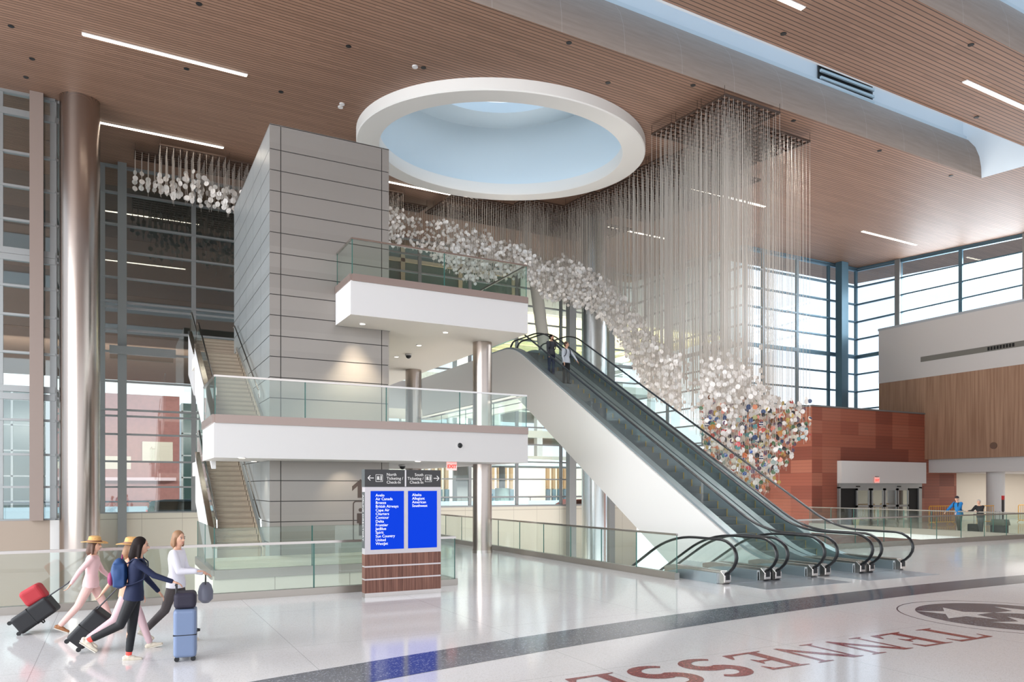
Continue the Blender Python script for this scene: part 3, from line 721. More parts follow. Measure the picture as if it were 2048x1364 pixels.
# ------------------------------------------------------------------ escalators
def fillet_path(pts, r=.6, n=6):
    P = [Vector(p) for p in pts]; out = [P[0]]
    for a, b_, c in zip(P[:-2], P[1:-1], P[2:]):
        d1 = (a-b_).normalized(); d2 = (c-b_).normalized()
        p1 = b_+d1*r; p2 = b_+d2*r
        for i in range(n+1):
            t = i/n; out.append((1-t)**2*p1+2*t*(1-t)*b_+t*t*p2)
    out.append(P[-1]); return out
ESC = radians(30); TN = math.tan(ESC)
def escalator(label, xl, xr, up_, fascia):
    y0 = 12.75
    r = thing('escalator', label, 'escalator', (xl, y0, 0), 'escalators')
    L = lambda x, y, z: (x-xl, y-y0, z)
    if up_:
        yb, yt, zt_ = 14.75, 14.75+8.17/TN, 8.17
        base = [(12.85,0),(yb,0),(yt,zt_),(yt+2.6,zt_)]
    else:
        yb, yt, zt_ = 14.6, 14.6+5.0/TN, -5.0
        base = [(12.85,0),(yb,0),(yt,zt_),(yt+2.4,zt_)]
    prof = fillet_path(base, .9, 8)
    def off(P, dz): return [(p[0], p[1]+dz) for p in P]
    w = .16
    for side, xx in (('left', xl), ('right', xr)):
        # handrail loop: lower newel, incline, upper newel
        top = off(prof, 1.0)
        y_n = 12.85
        loop = [(y_n+.25,.2),(y_n+.05,.2),(y_n-.12,.22),(y_n-.26,.29),(y_n-.38,.40),(y_n-.45,.52),(y_n-.47,.62),(y_n-.45,.72),(y_n-.40,.82),(y_n-.30,.90),(y_n-.16,.97),(y_n,1.0)]
        ye, ze = top[-1]
        end = [(ye+.2,ze-.05),(ye+.38,ze-.2),(ye+.44,ze-.4),(ye+.36,ze-.6),(ye+.15,ze-.74),(ye-.1,ze-.77)]
        path = loop+[tuple(p) for p in top[1:]]+end
        b = MB()
        # flattened handrail: beam-like loft
        P = [Vector((xx-xl, p[0]-y0, p[1])) for p in path]; rings = []
        for i, p in enumerate(P):
            d = (P[min(i+1,len(P)-1)]-P[max(i-1,0)]).normalized(); u = Vector((1,0,0)); v = d.cross(u)
            rings.append([p+u*.05*cos(a)+v*.032*sin(a) for a in [2*pi*k/10 for k in range(10)]])
        b.loft(rings); b.build('handrail', M_rubber, r, smooth=True)
        b = MB(); P2 = [p+(P[min(i+1,len(P)-1)]-P[max(i-1,0)]).normalized().cross(Vector((1,0,0)))*-.03 for i, p in enumerate(P)]
        # glass balustrade: between deck and handrail
        lowp = off(prof, .22); gp = [(p[0],p[1]) for p in top]
        poly_top = loop[2:]+[tuple(p) for p in gp[1:]]+end[:-1]
        vs = []; 
        polyg = [(q[0],q[1]-.01) for q in poly_top]
        low = [tuple(q) for q in lowp]
        bm = bmesh.new()
        full = polyg+[(ye+.1,ze-.74)]+low[::-1]+[(y_n-.1,.22)]
        # triangulate as strip: match by parameter along y
        def interp(Pl, t):
            Ls = [0]
            for a, c in zip(Pl[:-1], Pl[1:]): Ls.append(Ls[-1]+sqrt((a[0]-c[0])**2+(a[1]-c[1])**2))
            tt = t*Ls[-1]
            for i in range(len(Ls)-1):
                if Ls[i+1] >= tt-1e-9:
                    k = (tt-Ls[i])/max(1e-9, Ls[i+1]-Ls[i]); return (Pl[i][0]+(Pl[i+1][0]-Pl[i][0])*k, Pl[i][1]+(Pl[i+1][1]-Pl[i][1])*k)
            return Pl[-1]
        bm.free()
        gb = MB()
        # newel piece (fan), main strip, top piece (fan)
        c0 = (y_n, .5)
        fan = [(q[0]-y0,q[1]) for q in loop[1:]]+[(y_n-y0,.22)]
        gb.add([(xx-xl,)+q for q in fan], [tuple(range(len(fan)))])
        m_ = len(prof)
        va = [(xx-xl, p[0]-y0, p[1]+.22) for p in prof]; vb = [(xx-xl, p[0]-y0, p[1]+.97) for p in prof]
        gb.add(va+vb, [(i,i+1,m_+i+1,m_+i) for i in range(m_-1)])
        fan2 = [(xx-xl, q[0]-y0, q[1]) for q in [(ye,ze)]+end[:-1]+[(ye,ze-.75)]]
        gb.add(fan2, [tuple(range(len(fan2)))])
        gb.build('glass_balustrade', M_egl, r, fix=False)
        # decking along the foot of the glass
        db = MB(); pl = [(p[0]-y0,p[1]+.24) for p in prof]+[(p[0]-y0,p[1]-.12) for p in prof][::-1]
        pl = [(12.85-y0-.0,.24)]+pl[1:]
        n2 = len(prof)
        up2 = [(p[0]-y0,p[1]+.24) for p in prof]; lo2 = [(p[0]-y0,max(p[1]-.15,0.0 if (up_ and p[0] < 15.6) or p[0] < 14.7 else -99)) for p in prof]
        rings = [[(xx-xl-w*.9,a[0],a[1]),(xx-xl+w*.9,a[0],a[1]),(xx-xl+w*.9,c[0],c[1]),(xx-xl-w*.9,c[0],c[1])] for a, c in zip(up2, lo2)]
        db.loft(rings); db.build('deck', M_shoed, r)
        # newel base block with handrail inlet
        nbk = MB(); nbk.prism([(y_n-.12-y0,0),(y_n-.2-y0,.04),(y_n-.2-y0,.2),(y_n-.08-y0,.3),(y_n+1.6-y0,.3),(y_n+1.9-y0,.24),(y_n+1.9-y0,0)], 'x', xx-xl-.1, xx-xl+.1)
        blk = nbk.build('newel_block', M_steel, r, bevel=.01)
        ib = MB(); ib.box(xx-xl-.055,xx-xl+.055,y_n-.21-y0,y_n-.19-y0,.1,.24); ib.build('handrail_inlet', M_black, blk)
    # steps
    si = 0
    x0s, x1s = .12, xr-xl-.12
    yy = 14.1; 
    def path_z(y):
        if up_: return 0 if y < yb else min(zt_, (y-yb)*TN)
        return 0 if y < yb else max(zt_, -(y-yb)*TN)
    nst = 0
    y = 13.7
    hw_ = .4
    while y < yt+.6 and nst < 60:
        z = path_z(y+.1) if up_ else path_z(y+.3)
        zn = z
        b = MB(); dz = .23
        b.box(x0s, x1s, y-y0, y-y0+hw_, zn-dz, zn)
        if up_ or True:
            e0 = y-y0
            b.box(x0s, x1s, e0-.004, e0+.03, zn-.03, zn+.003, 0)
            b.box(x0s, x0s+.035, e0, e0+hw_, zn, zn+.004, 1); b.box(x1s-.035, x1s, e0, e0+hw_, zn, zn+.004, 1)
            b.box(x1s-.045, x1s, e0-.008, e0, zn-dz, zn, 1)
        b.build('step', [M_step, M_yellow], r)
        y += hw_; nst += 1
    # comb plate
    b = MB(); b.box(.1,xr-xl-.1, 12.7-y0, 13.72-y0, .004, .012); b.build('comb_plate', M_plate, r)
    # inner skirts
    for xx in (.1, xr-xl-.12):
        b = MB(); pa = [(p[0]-y0,p[1]+.2) for p in prof]; pb_ = [(p[0]-y0,p[1]-.25) for p in prof]
        b.loft([[(xx,a[0],a[1]),(xx+.02,a[0],a[1]),(xx+.02,c[0],c[1]),(xx,c[0],c[1])] for a, c in zip(pa, pb_)]); b.build('skirt', mat('skirt steel', (104,110,112), .3, .8), r)
    # truss cladding
    D = 2.1 if up_ else 1.5
    lowp = []
    for p in prof: lowp.append((p[0], p[1]-D))
    if fascia == 'both': xa_, xb_ = -.16, xr-xl+.1
    else: xa_, xb_ = -.1, xr-xl+.16
    cl = MB()
    if up_:
        polyv = [(p[0]-y0, p[1]+.16) for p in prof if p[0] > 14.2]
        lo = [(18.25-y0, 0-.3), (16.6-y0,-.35), (14.2-y0,-.35)]
        up_l = [p for p in polyv]
        yT = yt+10.9
        lowline = [(yT-y0, zt_-1.95), (yt-.2-y0, zt_-1.95), (18.1-y0,-.36),(14.3-y0,-.36)]
        poly = [(14.3-y0,.16)]+up_l+[(yT-y0, zt_+.16)]+lowline
        if fascia == 'both': cl.prism(poly, 'x', -.22, -.09)
        else: cl.prism(poly, 'x', xr-xl+.09, xr-xl+.2)
        cl.build('side_cladding', M_wclad, r)
        cl = MB(); xa_, xb_ = (-.2, xr-xl+.3)
        cl.add([(xa_,18.1-y0,-.36),(xb_,18.1-y0,-.36),(xb_,yt-.2-y0,zt_-1.95),(xa_,yt-.2-y0,zt_-1.95),(xa_,yT-y0,zt_-1.95),(xb_,yT-y0,zt_-1.95)], [(0,1,2,3),(3,2,5,4)])
        cl.build('underside', M_soff, r)
        cl = MB(); cl.box(-.05, xr-xl+.35, yt+.9-y0, yT-y0, zt_-.3, zt_); cl.build('upper_landing', M_plate, r)
    else:
        xa_, xb_ = -.12, xr-xl+.12
        cl.add([(xa_,14.3-y0,-.5),(xb_,14.3-y0,-.5),(xb_,yt-y0,-6.2),(xa_,yt-y0,-6.2)], [(0,1,2,3)])
        cl.build('underside', M_soff, r)
    return r
M_shoed = mat('escalator deck steel', (170,182,188), .28, .8)
escalator('nearest escalator of four, running down below the floor', 12.2, 13.45, False, None)
escalator('second escalator from the left, running down beside the white side wall', 13.8, 15.05, False, None)
escalator('third escalator with white side wall carrying two standing men', 15.5, 16.8, True, 'both')
escalator('farthest escalator on the right, empty, rising to the upper level', 17.15, 18.4, True, 'right')
# landing plates flush with floor
b = MB(); b.box(12.3,15.0,11.6,13.0,.0,.004); b.box(15.6,18.3,11.6,13.0,.0,.004); o = b.build('floor_plate', M_plate); tag(o, 'flush grey metal floor plates in front of the escalators', 'floor plate')
# ------------------------------------------------------------------ directory
dr = thing('directory_sign', 'freestanding airline directory with two blue screens and walnut base', 'directory sign', (4.35,14.46,0))
DW, DT, DH = 1.62, .2, 2.55
def dz(py, left=True):  # height on the front face at its left edge
    return 2.2+(974-py)/1496*14.74
b = MB(); b.box(0,DW,0,DT,0,.09); b.build('plinth', M_steel, dr)
zb0, zb1 = .09, .86
for (a, c) in ((.09,.345),(.375,.60),(.63,.86)):
    b = MB(); b.box(0,DW,0,DT,a,c); b.build('wood_band', M_wood3, dr)
b = MB(); b.box(.005,DW-.005,.005,DT-.005,.345,.375); b.box(.005,DW-.005,.005,DT-.005,.60,.63); b.build('metal_reveal', mat('pale metal', (205,198,198), .3, .6), dr)
b = MB(); b.box(0,DW,0,DT,.86,2.2); b.build('housing', mat('directory silver', (196,190,192), .35, .4), dr)
b = MB(); b.box(0,DW,0,DT,2.2,DH); b.build('header', mat('directory charcoal', (52,50,50), .4), dr)
b = MB(); b.box(-.006,0,.01,DT-.01,.98,2.1); b.box(-.006,0,0,DT,2.2,DH); b.build('side_strip', mat('directory side', (74,78,78), .4), dr)
b = MB(); b.box(.83,.86,-.004,0,2.21,DH-.005); b.build('header_divider', mat('pale metal'), dr)
M_scr = mat('blue screen', (0,10,60), .5, spec=.1, emit=(0,72,250), es=.8)
M_txt = mat('white lettering', (225,228,240), .5, emit=(255,255,255), es=.5)
M_txt2 = mat('sign lettering', (235,232,228), .5)
s1 = MB(); s1.box(.115,.81,-.006,0,.95,2.12); sc1 = s1.build('screen', M_scr, dr)
s2 = MB(); s2.box(.90,1.53,-.006,0,.95,2.12); sc2 = s2.build('screen', M_scr, dr)
names = ['Avelo','Air Canada','Breeze','British Airways','Cape Air','Charters','Contour','Delta','Frontier','JetBlue','Spirit','Sun Country','United','WestJet']
for i, nm in enumerate(names): text_mesh(nm, .078, M_txt, sc1, (.215,-.009,2.035-.0745*i-.025), (pi/2,0,0), name='lettering', ext=.001, off=.0002)
for i, nm in enumerate(['Alaska','Allegiant','American','Southwest']): text_mesh(nm, .078, M_txt, sc2, (.985,-.009,2.035-.0745*i-.02), (pi/2,0,0), name='lettering', ext=.001, off=.0002)
for i, nm in enumerate(['North','Ticketing /','Check-In']): text_mesh(nm, .082, M_txt2, dr, (.445,-.003,2.425-.078*i), (pi/2,0,0), name='header_lettering', ext=.001, off=.0002)
for i, nm in enumerate(['South','Ticketing /','Check-In']): text_mesh(nm, .082, M_txt2, dr, (1.235,-.003,2.425-.078*i), (pi/2,0,0), 'RIGHT', name='header_lettering', ext=.001, off=.0002)
def arrow(x, dirn):
    b = MB(); z = 2.38
    b.box(min(x,x+dirn*.12), max(x,x+dirn*.12), -.004,0,z-.007,z+.007)
    tip = x+dirn*.12
    for s in (-1,1): b.beam((tip,-.002,z),(tip-dirn*.05,-.002,z+s*.05), .014,.004, up=(0,1,0))
    b.build('arrow', M_txt2, dr)
arrow(.18,-1); arrow(1.46,1)
for x in (.22, 1.27):
    b = MB(); w = .145
    for (a,c,d,e_) in ((x,x+w,2.305,2.312),(x,x+w,2.443,2.45),(x,x+.007,2.305,2.45),(x+w-.007,x+w,2.305,2.45)): b.box(a,c,-.004,0,d,e_)
    for i, px_ in enumerate((.03,.055)):
        b.box(x+px_,x+px_+.018,-.004,0,2.36,2.4); b.prism([(x+px_+.009+.009*cos(t*pi/4), 2.41+.009*sin(t*pi/4)) for t in range(8)], 'y', -.004, 0)
    b.box(x+.025,x+.085,-.004,0,2.345,2.357)
    b.box(x+.1,x+.122,-.004,0,2.33,2.41); b.prism([(x+.111+.011*cos(t*pi/4), 2.423+.011*sin(t*pi/4)) for t in range(8)], 'y', -.004, 0)
    b.build('pictogram', M_txt2, dr)
o = text_mesh('AIRLINE DIRECTORY', .1, M_txt2, dr, (-.009,.07,2.02), (0,pi/2,-pi/2), name='side_lettering', ext=.001)
bpy.context.view_layer.update()
# letters run downward on the narrow left side
def basis(xd, yd):
    xd = Vector(xd); yd = Vector(yd); zd = xd.cross(yd); return Matrix((xd, yd, zd)).transposed()
o.rotation_euler = basis((0,0,-1), (0,-1,0)).to_euler(); o.location = (-.009,.13,2.05)
# ------------------------------------------------------------------ floor inlays
def flat(name, loops, m, parent=None, z=.0025, holes=()):
    bm = bmesh.new(); ed = []
    for lp in loops:
        vs = [bm.verts.new((p[0], p[1], z)) for p in lp]
        for i in range(len(vs)): ed.append(bm.edges.new((vs[i], vs[(i+1) % len(vs)])))
    bmesh.ops.triangle_fill(bm, use_beauty=True, use_dissolve=False, edges=ed)
    for f in bm.faces:
        if f.normal.z < 0: f.normal_flip()
    me = bpy.data.meshes.new(name); bm.to_mesh(me); bm.free(); me.materials.append(m)
    o = bpy.data.objects.new(name, me); COL.objects.link(o); o.parent = parent; return o
# dark curved band: arc through measured floor points
ctr = []
for i in range(61):
    x = -6+i*.55; ctr.append((x, 10.15-.0072*(x-17.0)**2))
up_e = [(x, y+.46) for x, y in ctr]; lo_e = [(x, y-.46) for x, y in ctr]
o = flat('floor_band', [up_e+lo_e[::-1]], M_dterr); tag(o, 'long dark grey terrazzo band curving across the white floor', 'floor inlay')
EC = (13.45, 7.3)
r = thing('floor_emblem', 'round dark grey floor emblem holding three white stars', 'floor emblem', (EC[0],EC[1],0))
circ = lambda R, n=72: [(R*cos(2*pi*k/n), R*sin(2*pi*k/n)) for k in range(n)]
flat('disc', [circ(1.42)], M_dterr, r, .002)
flat('ring_line', [circ(1.72), circ(1.695)], M_dterr, r, .002)
def star(cx, cy, R, a0): return [(cx+(R if k % 2 == 0 else R*.40)*cos(a0+k*pi/5), cy+(R if k % 2 == 0 else R*.40)*sin(a0+k*pi/5)) for k in range(10)]
for (cx, cy, a0) in ((-.52,.55,2.2),(-.35,-.62,3.7),(.72,.05,.2)): flat('star', [star(cx,cy,.66,a0)], M_wterr, r, .0032)
# serif letters, read from the far side of the floor
def serifT(): return [[(0,1),(.9,1),(.9,.72),(.86,.72),(.80,.9),(.54,.93),(.54,.06),(.66,.03),(.66,0),(.24,0),(.24,.03),(.36,.06),(.36,.93),(.10,.9),(.04,.72),(0,.72)]]
def serifE(): return [[(0,0),(0,.03),(.12,.06),(.12,.94),(0,.97),(0,1),(.74,1),(.74,.76),(.70,.76),(.62,.92),(.30,.94),(.30,.55),(.48,.56),(.54,.66),(.57,.66),(.57,.38),(.54,.38),(.48,.48),(.30,.49),(.30,.07),(.64,.09),(.76,.27),(.80,.27),(.77,0)]]
def serifN(): return [[(0,0),(0,.03),(.1,.06),(.1,.93),(0,.97),(0,1),(.24,1),(.78,.26),(.78,.94),(.66,.97),(.66,1),(.98,1),(.98,.97),(.87,.94),(.87,0),(.80,0),(.17,.86),(.17,.06),(.3,.03),(.3,0)]]
def serifS():
    c = []; n = 26
    for i in range(n+1):
        t = i/n
        if t < .5: a = radians(40)+t*2*radians(232); cx, cy = .36, .735; R = .245
        else: a = radians(92)-(t-.5)*2*radians(232); cx, cy = .36, .265; R = .265
        c.append((cx+R*1.12*cos(a), cy+R*sin(a)))
    w = [(.05+.075*sin(pi*i/n)) for i in range(n+1)]
    L, Rr = [], []
    for i in range(n+1):
        a = Vector(c[max(0,i-1)]); b_ = Vector(c[min(n,i+1)]); d = (b_-a).normalized(); nn = Vector((-d.y,d.x))
        L.append(tuple(Vector(c[i])+nn*w[i])); Rr.append(tuple(Vector(c[i])-nn*w[i]))
    return [L+Rr[::-1]]
r = thing('floor_lettering', 'dark red serif state name inlaid upside down in the white floor', 'floor lettering', (11.4,7.32,0))
x = 0
for i, ch in enumerate('TENNESSEE'):
    wdt = {'T':.9,'E':.82,'N':1.0,'S':.74}[ch]; S_ = .84
    lp = {'T':serifT,'E':serifE,'N':serifN,'S':serifS}[ch]()
    lp = [[(-(x+p[0]*S_*1.02), -p[1]*S_-.004*(i-4)**2) for p in l_] for l_ in lp]
    flat('letter', lp, M_rterr, r, .0028)
    x += wdt*S_*1.02+.15
# ------------------------------------------------------------------ hanging sculpture
SR = random.Random(11)
sc_root = thing('hanging_sculpture', 'huge ceiling-hung sculpture of cords and small discs drifting past the skylight ring', 'hanging sculpture', (20,28,0))
SO = Vector((20,28,0))
mods = []
def rows(x0, xs, ys, w=2.7, hgt=1.2):
    for y in ys:
        for i in range(xs): mods.append((x0+i*2.85, y, w, hgt))
rows(1.7, 1, [36.3]); rows(.75, 1, [37.7]); rows(4.6, 3, [36.55]); rows(3.6, 4, [37.95]); rows(15.2, 2, [36.5, 37.9, 35.1])
rows(18.6, 2, [33.7]); rows(20.9, 2, [35.1, 36.5, 37.9]); rows(20.9, 1, [32.3, 30.9]); rows(21.2, 2, [29.5, 28.1]); rows(20.8, 2, [26.6, 25.2]); rows(21.0,1,[23.8])
rows(23.75, 1, [30.9, 32.3])
rows(18.9, 1, [19.75, 21.15, 22.6]); rows(21.9, 1, [20.95, 22.35, 23.8])
strands = []
for (x0, y0, w, h) in mods:
    b = MB(); z = lambda y: zc(y)-.34
    cx = w/9.; cyy = h/4.
    for i in range(10):
        x = x0+i*cx; b.beam((x-SO.x,y0-SO.y,z(y0)),(x-SO.x,y0+h-SO.y,z(y0+h)),.07 if i in (0,9) else .045,.06)
    for j in range(5):
        y = y0+j*cyy; b.beam((x0-SO.x,y-SO.y,z(y)),(x0+w-SO.x,y-SO.y,z(y)),.07 if j in (0,4) else .045,.06)
    for (xx, yy) in ((x0,y0),(x0+w,y0),(x0,y0+h),(x0+w,y0+h)): b.beam((xx-SO.x,yy-SO.y,z(yy)),(xx-SO.x,yy-SO.y,zc(yy)),.012,.012)
    b.build('grid_frame', M_dark, sc_root)
    near_ = x0 < 24.9 and y0 < 24.2; ni, nj = (14, 5) if near_ else (11, 5)
    for i in range(ni):
        for j in range(nj):
            if SR.random() < .93: strands.append((x0+i*w/(ni-1), y0+j*h/(nj-1)))
# height band of the discs along the drift (image column, top, bottom), turned into real heights on each cord
BAND = [(270,335,382),(300,345,392),(340,350,402),(390,338,410),(440,360,432),(500,385,450),(760,408,480),(800,412,500),(850,430,512),(900,438,545),(950,450,572),
        (1000,470,560),(1050,485,560),(1090,520,600),(1130,505,612),(1180,525,625),(1220,560,660),(1260,600,730),(1300,650,800),(1345,700,815),(1395,700,860),
        (1410,720,900),(1440,700,985),(1470,700,1005),(1500,735,1010),(1530,755,990),(1560,785,965),(1590,800,900),(1620,790,880),(1660,795,860)]
def band(px):
    for a, c in zip(BAND[:-1], BAND[1:]):
        if a[0] <= px <= c[0]:
            t = (px-a[0])/(c[0]-a[0]); return a[1]+(c[1]-a[1])*t, a[2]+(c[2]-a[2])*t
    return BAND[0][1:] if px < BAND[0][0] else BAND[-1][1:]
PAL = [(168,74,62),(200,124,88),(62,78,112),(44,42,48),(98,74,92),(190,164,90),(88,118,84),(86,132,132),(220,210,190),(232,150,130),(120,80,50),(200,205,206),(176,120,60)]
M_disc = [mat('white disc', (232,226,220), .45, noise=.05, nscale=40), mat('frosted disc', (214,208,202), .35, noise=.08, nscale=50)]
M_discc = [mat('colour disc %d' % i, c, .5) for i, c in enumerate(PAL)]
def dot_mat(name, a, b_, sc=26):
    m = mat(name, a, .5); nb = NB(m); t, q = nb.xyz(); v = nb.n('ShaderNodeTexVoronoi'); v.inputs['Scale'].default_value = sc; v.inputs['Randomness'].default_value = .1
    nb.l(t.outputs['Object'], v.inputs['Vector']); nb.l(nb.mix(nb.math('LESS_THAN', v.outputs['Distance'], .35), srgb(*a), srgb(*b_)), nb.p.inputs['Base Color']); return m
def stripe_mat(name, a, b_, k=30):
    m = mat(name, a, .5); nb = NB(m); t, q = nb.xyz()
    nb.l(nb.mix(nb.math('LESS_THAN', nb.math('FRACT', nb.math('MULTIPLY', q.outputs['Z'], k)), .45), srgb(*a), srgb(*b_)), nb.p.inputs['Base Color']); return m
M_pat = [('blue and white patterned disc', dot_mat('blue dots', (34,82,160), (235,238,240), 30)), ('red polka-dot disc', dot_mat('red dots', (196,40,52), (240,235,228), 26)),
         ('teal striped disc', stripe_mat('teal stripes', (60,130,134), (225,225,215))), ('navy disc with white bands', stripe_mat('navy stripes', (48,54,92), (235,230,225), 12)),
         ('black and cream patterned disc', dot_mat('black dots', (34,32,36), (225,215,200), 34)), ('orange patterned disc', dot_mat('orange dots', (206,96,52), (236,190,140), 28)),
         ('olive patterned disc', stripe_mat('olive stripes', (110,120,60), (215,205,160), 22)), ('plum dotted disc', dot_mat('plum dots', (92,66,96), (206,180,190), 40))]
MATSD = M_disc+M_discc
def disc_geo(bm_, c, r, nrm, mi, n=12):
    nrm = Vector(nrm).normalized(); u = nrm.cross(Vector((0,0,1)));
    if u.length < .1: u = Vector((1,0,0))
    u.normalize(); v = nrm.cross(u); c = Vector(c); t = nrm*.004
    rim = [(u*cos(2*pi*k/n)+v*sin(2*pi*k/n))*r for k in range(n)]
    vs = [c+t+p for p in rim]+[c-t+p for p in rim]
    bm_.add(vs, [tuple(range(n)), tuple(range(n,2*n))[::-1]]+[(k,k+n,(k+1)%n+n,(k+1)%n) for k in range(n)], mi)
discs = []; cords = []
for (sx0, sy0) in strands:
    px, _, d = proj(sx0, sy0, 5); yt, yb = band(px)
    right = px > 1402 and sy0 < 25
    toz = lambda yy: CAMH+(HZP-yy)/FPX*d
    if right: n = SR.choice([5,7,8,9,11])
    elif 1362 < px < 1406: n = SR.choice([0,0,0,1])
    elif px > 1100: n = SR.choice([3,4,5,5,6])
    elif px > 760: n = SR.choice([2,3,3,4,5])
    else: n = SR.choice([0,1,1,2,2])
    if not right and px > 1402:        # cords of the far frames seen past the near cluster keep a high band
        yt, yb = 660, 860
    mid = (yt+yb)/2
    zl = zc(sy0)-3
    half = (yb-yt)/2*(.75+.25*SR.random())
    ys = []
    for k in range(n):
        yy = mid+half*(SR.random()*2-1)*(1 if SR.random() < .8 else .7)
        ys.append(yy)
        rad = (.118 if px < 500 else (.086 if d > 31 else .084))*(.85+.3*SR.random())
        a = SR.uniform(0, 2*pi); nrm = (cos(a), sin(a), SR.uniform(-.35,.35))
        if SR.random() < .6: nrm = (-FX+SR.uniform(-.5,.5), -FY+SR.uniform(-.5,.5), SR.uniform(-.5,.2))
        col = right and yy > 815+SR.uniform(-25,25) and SR.random() < .66
        discs.append((Vector((sx0, sy0, toz(yy)))-SO, rad, nrm, col, d-(8 if col else 0)+SR.random()*3))
    lo = toz(max(ys) if ys else SR.uniform(yt, yb)) - SR.uniform(.05,.3)
    cords.append((sx0, sy0, lo, d))
discs.sort(key=lambda q: q[4]); cords.sort(key=lambda q: q[3])
for k, (c, rad, nrm, col, _) in enumerate(discs[:100]):
    nv = Vector(nrm).normalized(); u = nv.cross(Vector((0,0,1))).normalized(); v = u.cross(nv)
    b = MB(); 
    if col and k % 2:
        lb, mm = M_pat[(k//2) % len(M_pat)]
    elif col: lb, mm = 'coloured disc', M_discc[k % len(M_discc)]
    else: lb, mm = None, M_disc[k % 2]
    disc_geo(b, (0,0,0), rad*1.03, nrm, 0, 20)
    o = b.build('disc', mm, sc_root); o.location = c
    if lb: o['label'] = lb
b = MB()
for (c, rad, nrm, col, _) in discs[100:]:
    disc_geo(b, c, rad, nrm, SR.randrange(2, len(MATSD)) if col else (0 if SR.random() < .7 else 1), 10)
o = b.build('disc', MATSD, sc_root, fix=False); o['kind'] = 'stuff'
def cord(b, sx0, sy0, lo, r=.0075):
    zt_ = zc(sy0)-.34; x, y = sx0-SO.x, sy0-SO.y
    b.loft([[(x+r*cos(a), y+r*sin(a), zz) for a in (0, 2.094, 4.189)] for zz in (lo, zt_)])
for q in cords[:100]:
    b = MB(); cord(b, *q[:3]); b.build('cord', M_str, sc_root)
b = MB()
for q in cords[100:]: cord(b, q[0], q[1], q[2], .008 if q[3] < 33 else .0095)
o = b.build('cord', M_str, sc_root, fix=False); o['kind'] = 'stuff'
for ch in sc_root.children:
    pass
# ------------------------------------------------------------------ outside
b = MB(); b.box(-70,110,47,170,-.6,-.3); b.box(46.5,110,-12,47,-.6,-.3); b.box(-70,-14.4,-12,47,-.6,-.3)
tag(b.build('street', mat('asphalt', (168,172,176), .8)), 'pale road surface outside beyond the window walls', 'road')
def bld(name, label, x0,x1,y0,y1,z0,z1,m, parts=()):
    r = thing(name, label, 'building', (x0,y0,z0))
    b = MB(); b.box(0,x1-x0,0,y1-y0,0,z1-z0); b.build('volume', m, r)
    for nm, bx, mm in parts:
        b = MB()
        for q in bx: b.box(q[0]-x0,q[1]-x0,q[2]-y0,q[3]-y0,q[4]-z0,q[5]-z0)
        b.build(nm, mm, r)
    return r
M_gd = mat('dark pane backing', (82,72,66), .8); M_gl = mat('teal window band', (70,100,98), .2)
bld('overhead_block', 'added dark block high outside, darkening the left window wall', -40, 13, 45.2, 64, 10.4, 26, M_gd,  # added to block the sky; its brown stands in for mirrored ceiling
    [('window_band', [(-40,13,45.1,45.2,z,z+.9) for z in (12.5,15.5,18.5)], mat('dark window band', (58,62,64), .2)), ('soffit_panel', [(-40,13,45.3,63.9,10.3,10.39)], mat('brown soffit', (92,72,60), .7))])
bld('brick_building', 'pink-red brick building seen through the lower left window', -3.2, 4.5, 66, 76, -.3, 9.5, mat('pink brick', (164,110,106), .8, noise=.12, nscale=3),
    [('shop_front', [(-.8,1.0,65.9,66,3.6,4.6),(1.8,4.0,65.9,66,4.2,5.8)], mat('lit shop window', (200,186,170), .4, emit=(255,235,210), es=.12)), ('awning', [(-1.5,4.2,65.2,66,2.7,2.95)], mat('pale awning', (222,190,196), .6))])
bld('glass_building', 'teal glazed building seen through the far left pane', -22, -5, 70, 80, -.3, 9.8, M_gl,
    [('white_frames', [(-22+i*2.1,-21.85+i*2.1,69.9,70,-.3,9.8) for i in range(9)]+[(-22,-5,69.9,70,z,z+.12) for z in (1,3,5,7,9)], mat('white frame', (225,230,230), .5))])
bld('glass_building', 'narrow teal glazed building right of the brick building', 5.2, 13, 74, 84, -.3, 9.8, M_gl,
    [('white_frames', [(5.2+i*1.3,5.35+i*1.3,73.9,74,-.3,9.8) for i in range(7)]+[(5.2,13,73.9,74,z,z+.12) for z in (1,3,5,7,9)], MATS['white frame'])])
bld('overhead_block', 'dark teal glazed building high outside behind the balcony', 13.2, 27, 50, 60, 13.5, 26, mat('deep teal facade', (50,74,68), .3),
    [('tan_frames', [(13.2+i*4.4,13.5+i*4.4,49.9,50,13.5,26) for i in range(4)]+[(13.2,27,49.9,50,z,z+.25) for z in (15.5,18,20.5)], mat('tan frame', (150,126,100), .6))])
bld('overhead_block', 'pale grey building with cream underside outside beyond the escalators', 27.2, 48, 50, 66, 15.6, 27, mat('pale grey facade', (176,172,162), .7),
    [('soffit_panel', [(27.2,48,50.1,65.9,15.45,15.58)], mat('warm-lit cream soffit', (238,222,168), .7)), ('ribs', [(27.2,48,y,y+.25,15.35,15.45) for y in (52,55,58,61,64)], mat('soffit rib', (190,176,140), .7))])  # cream underside with the warm lighting's yellow put into its colour
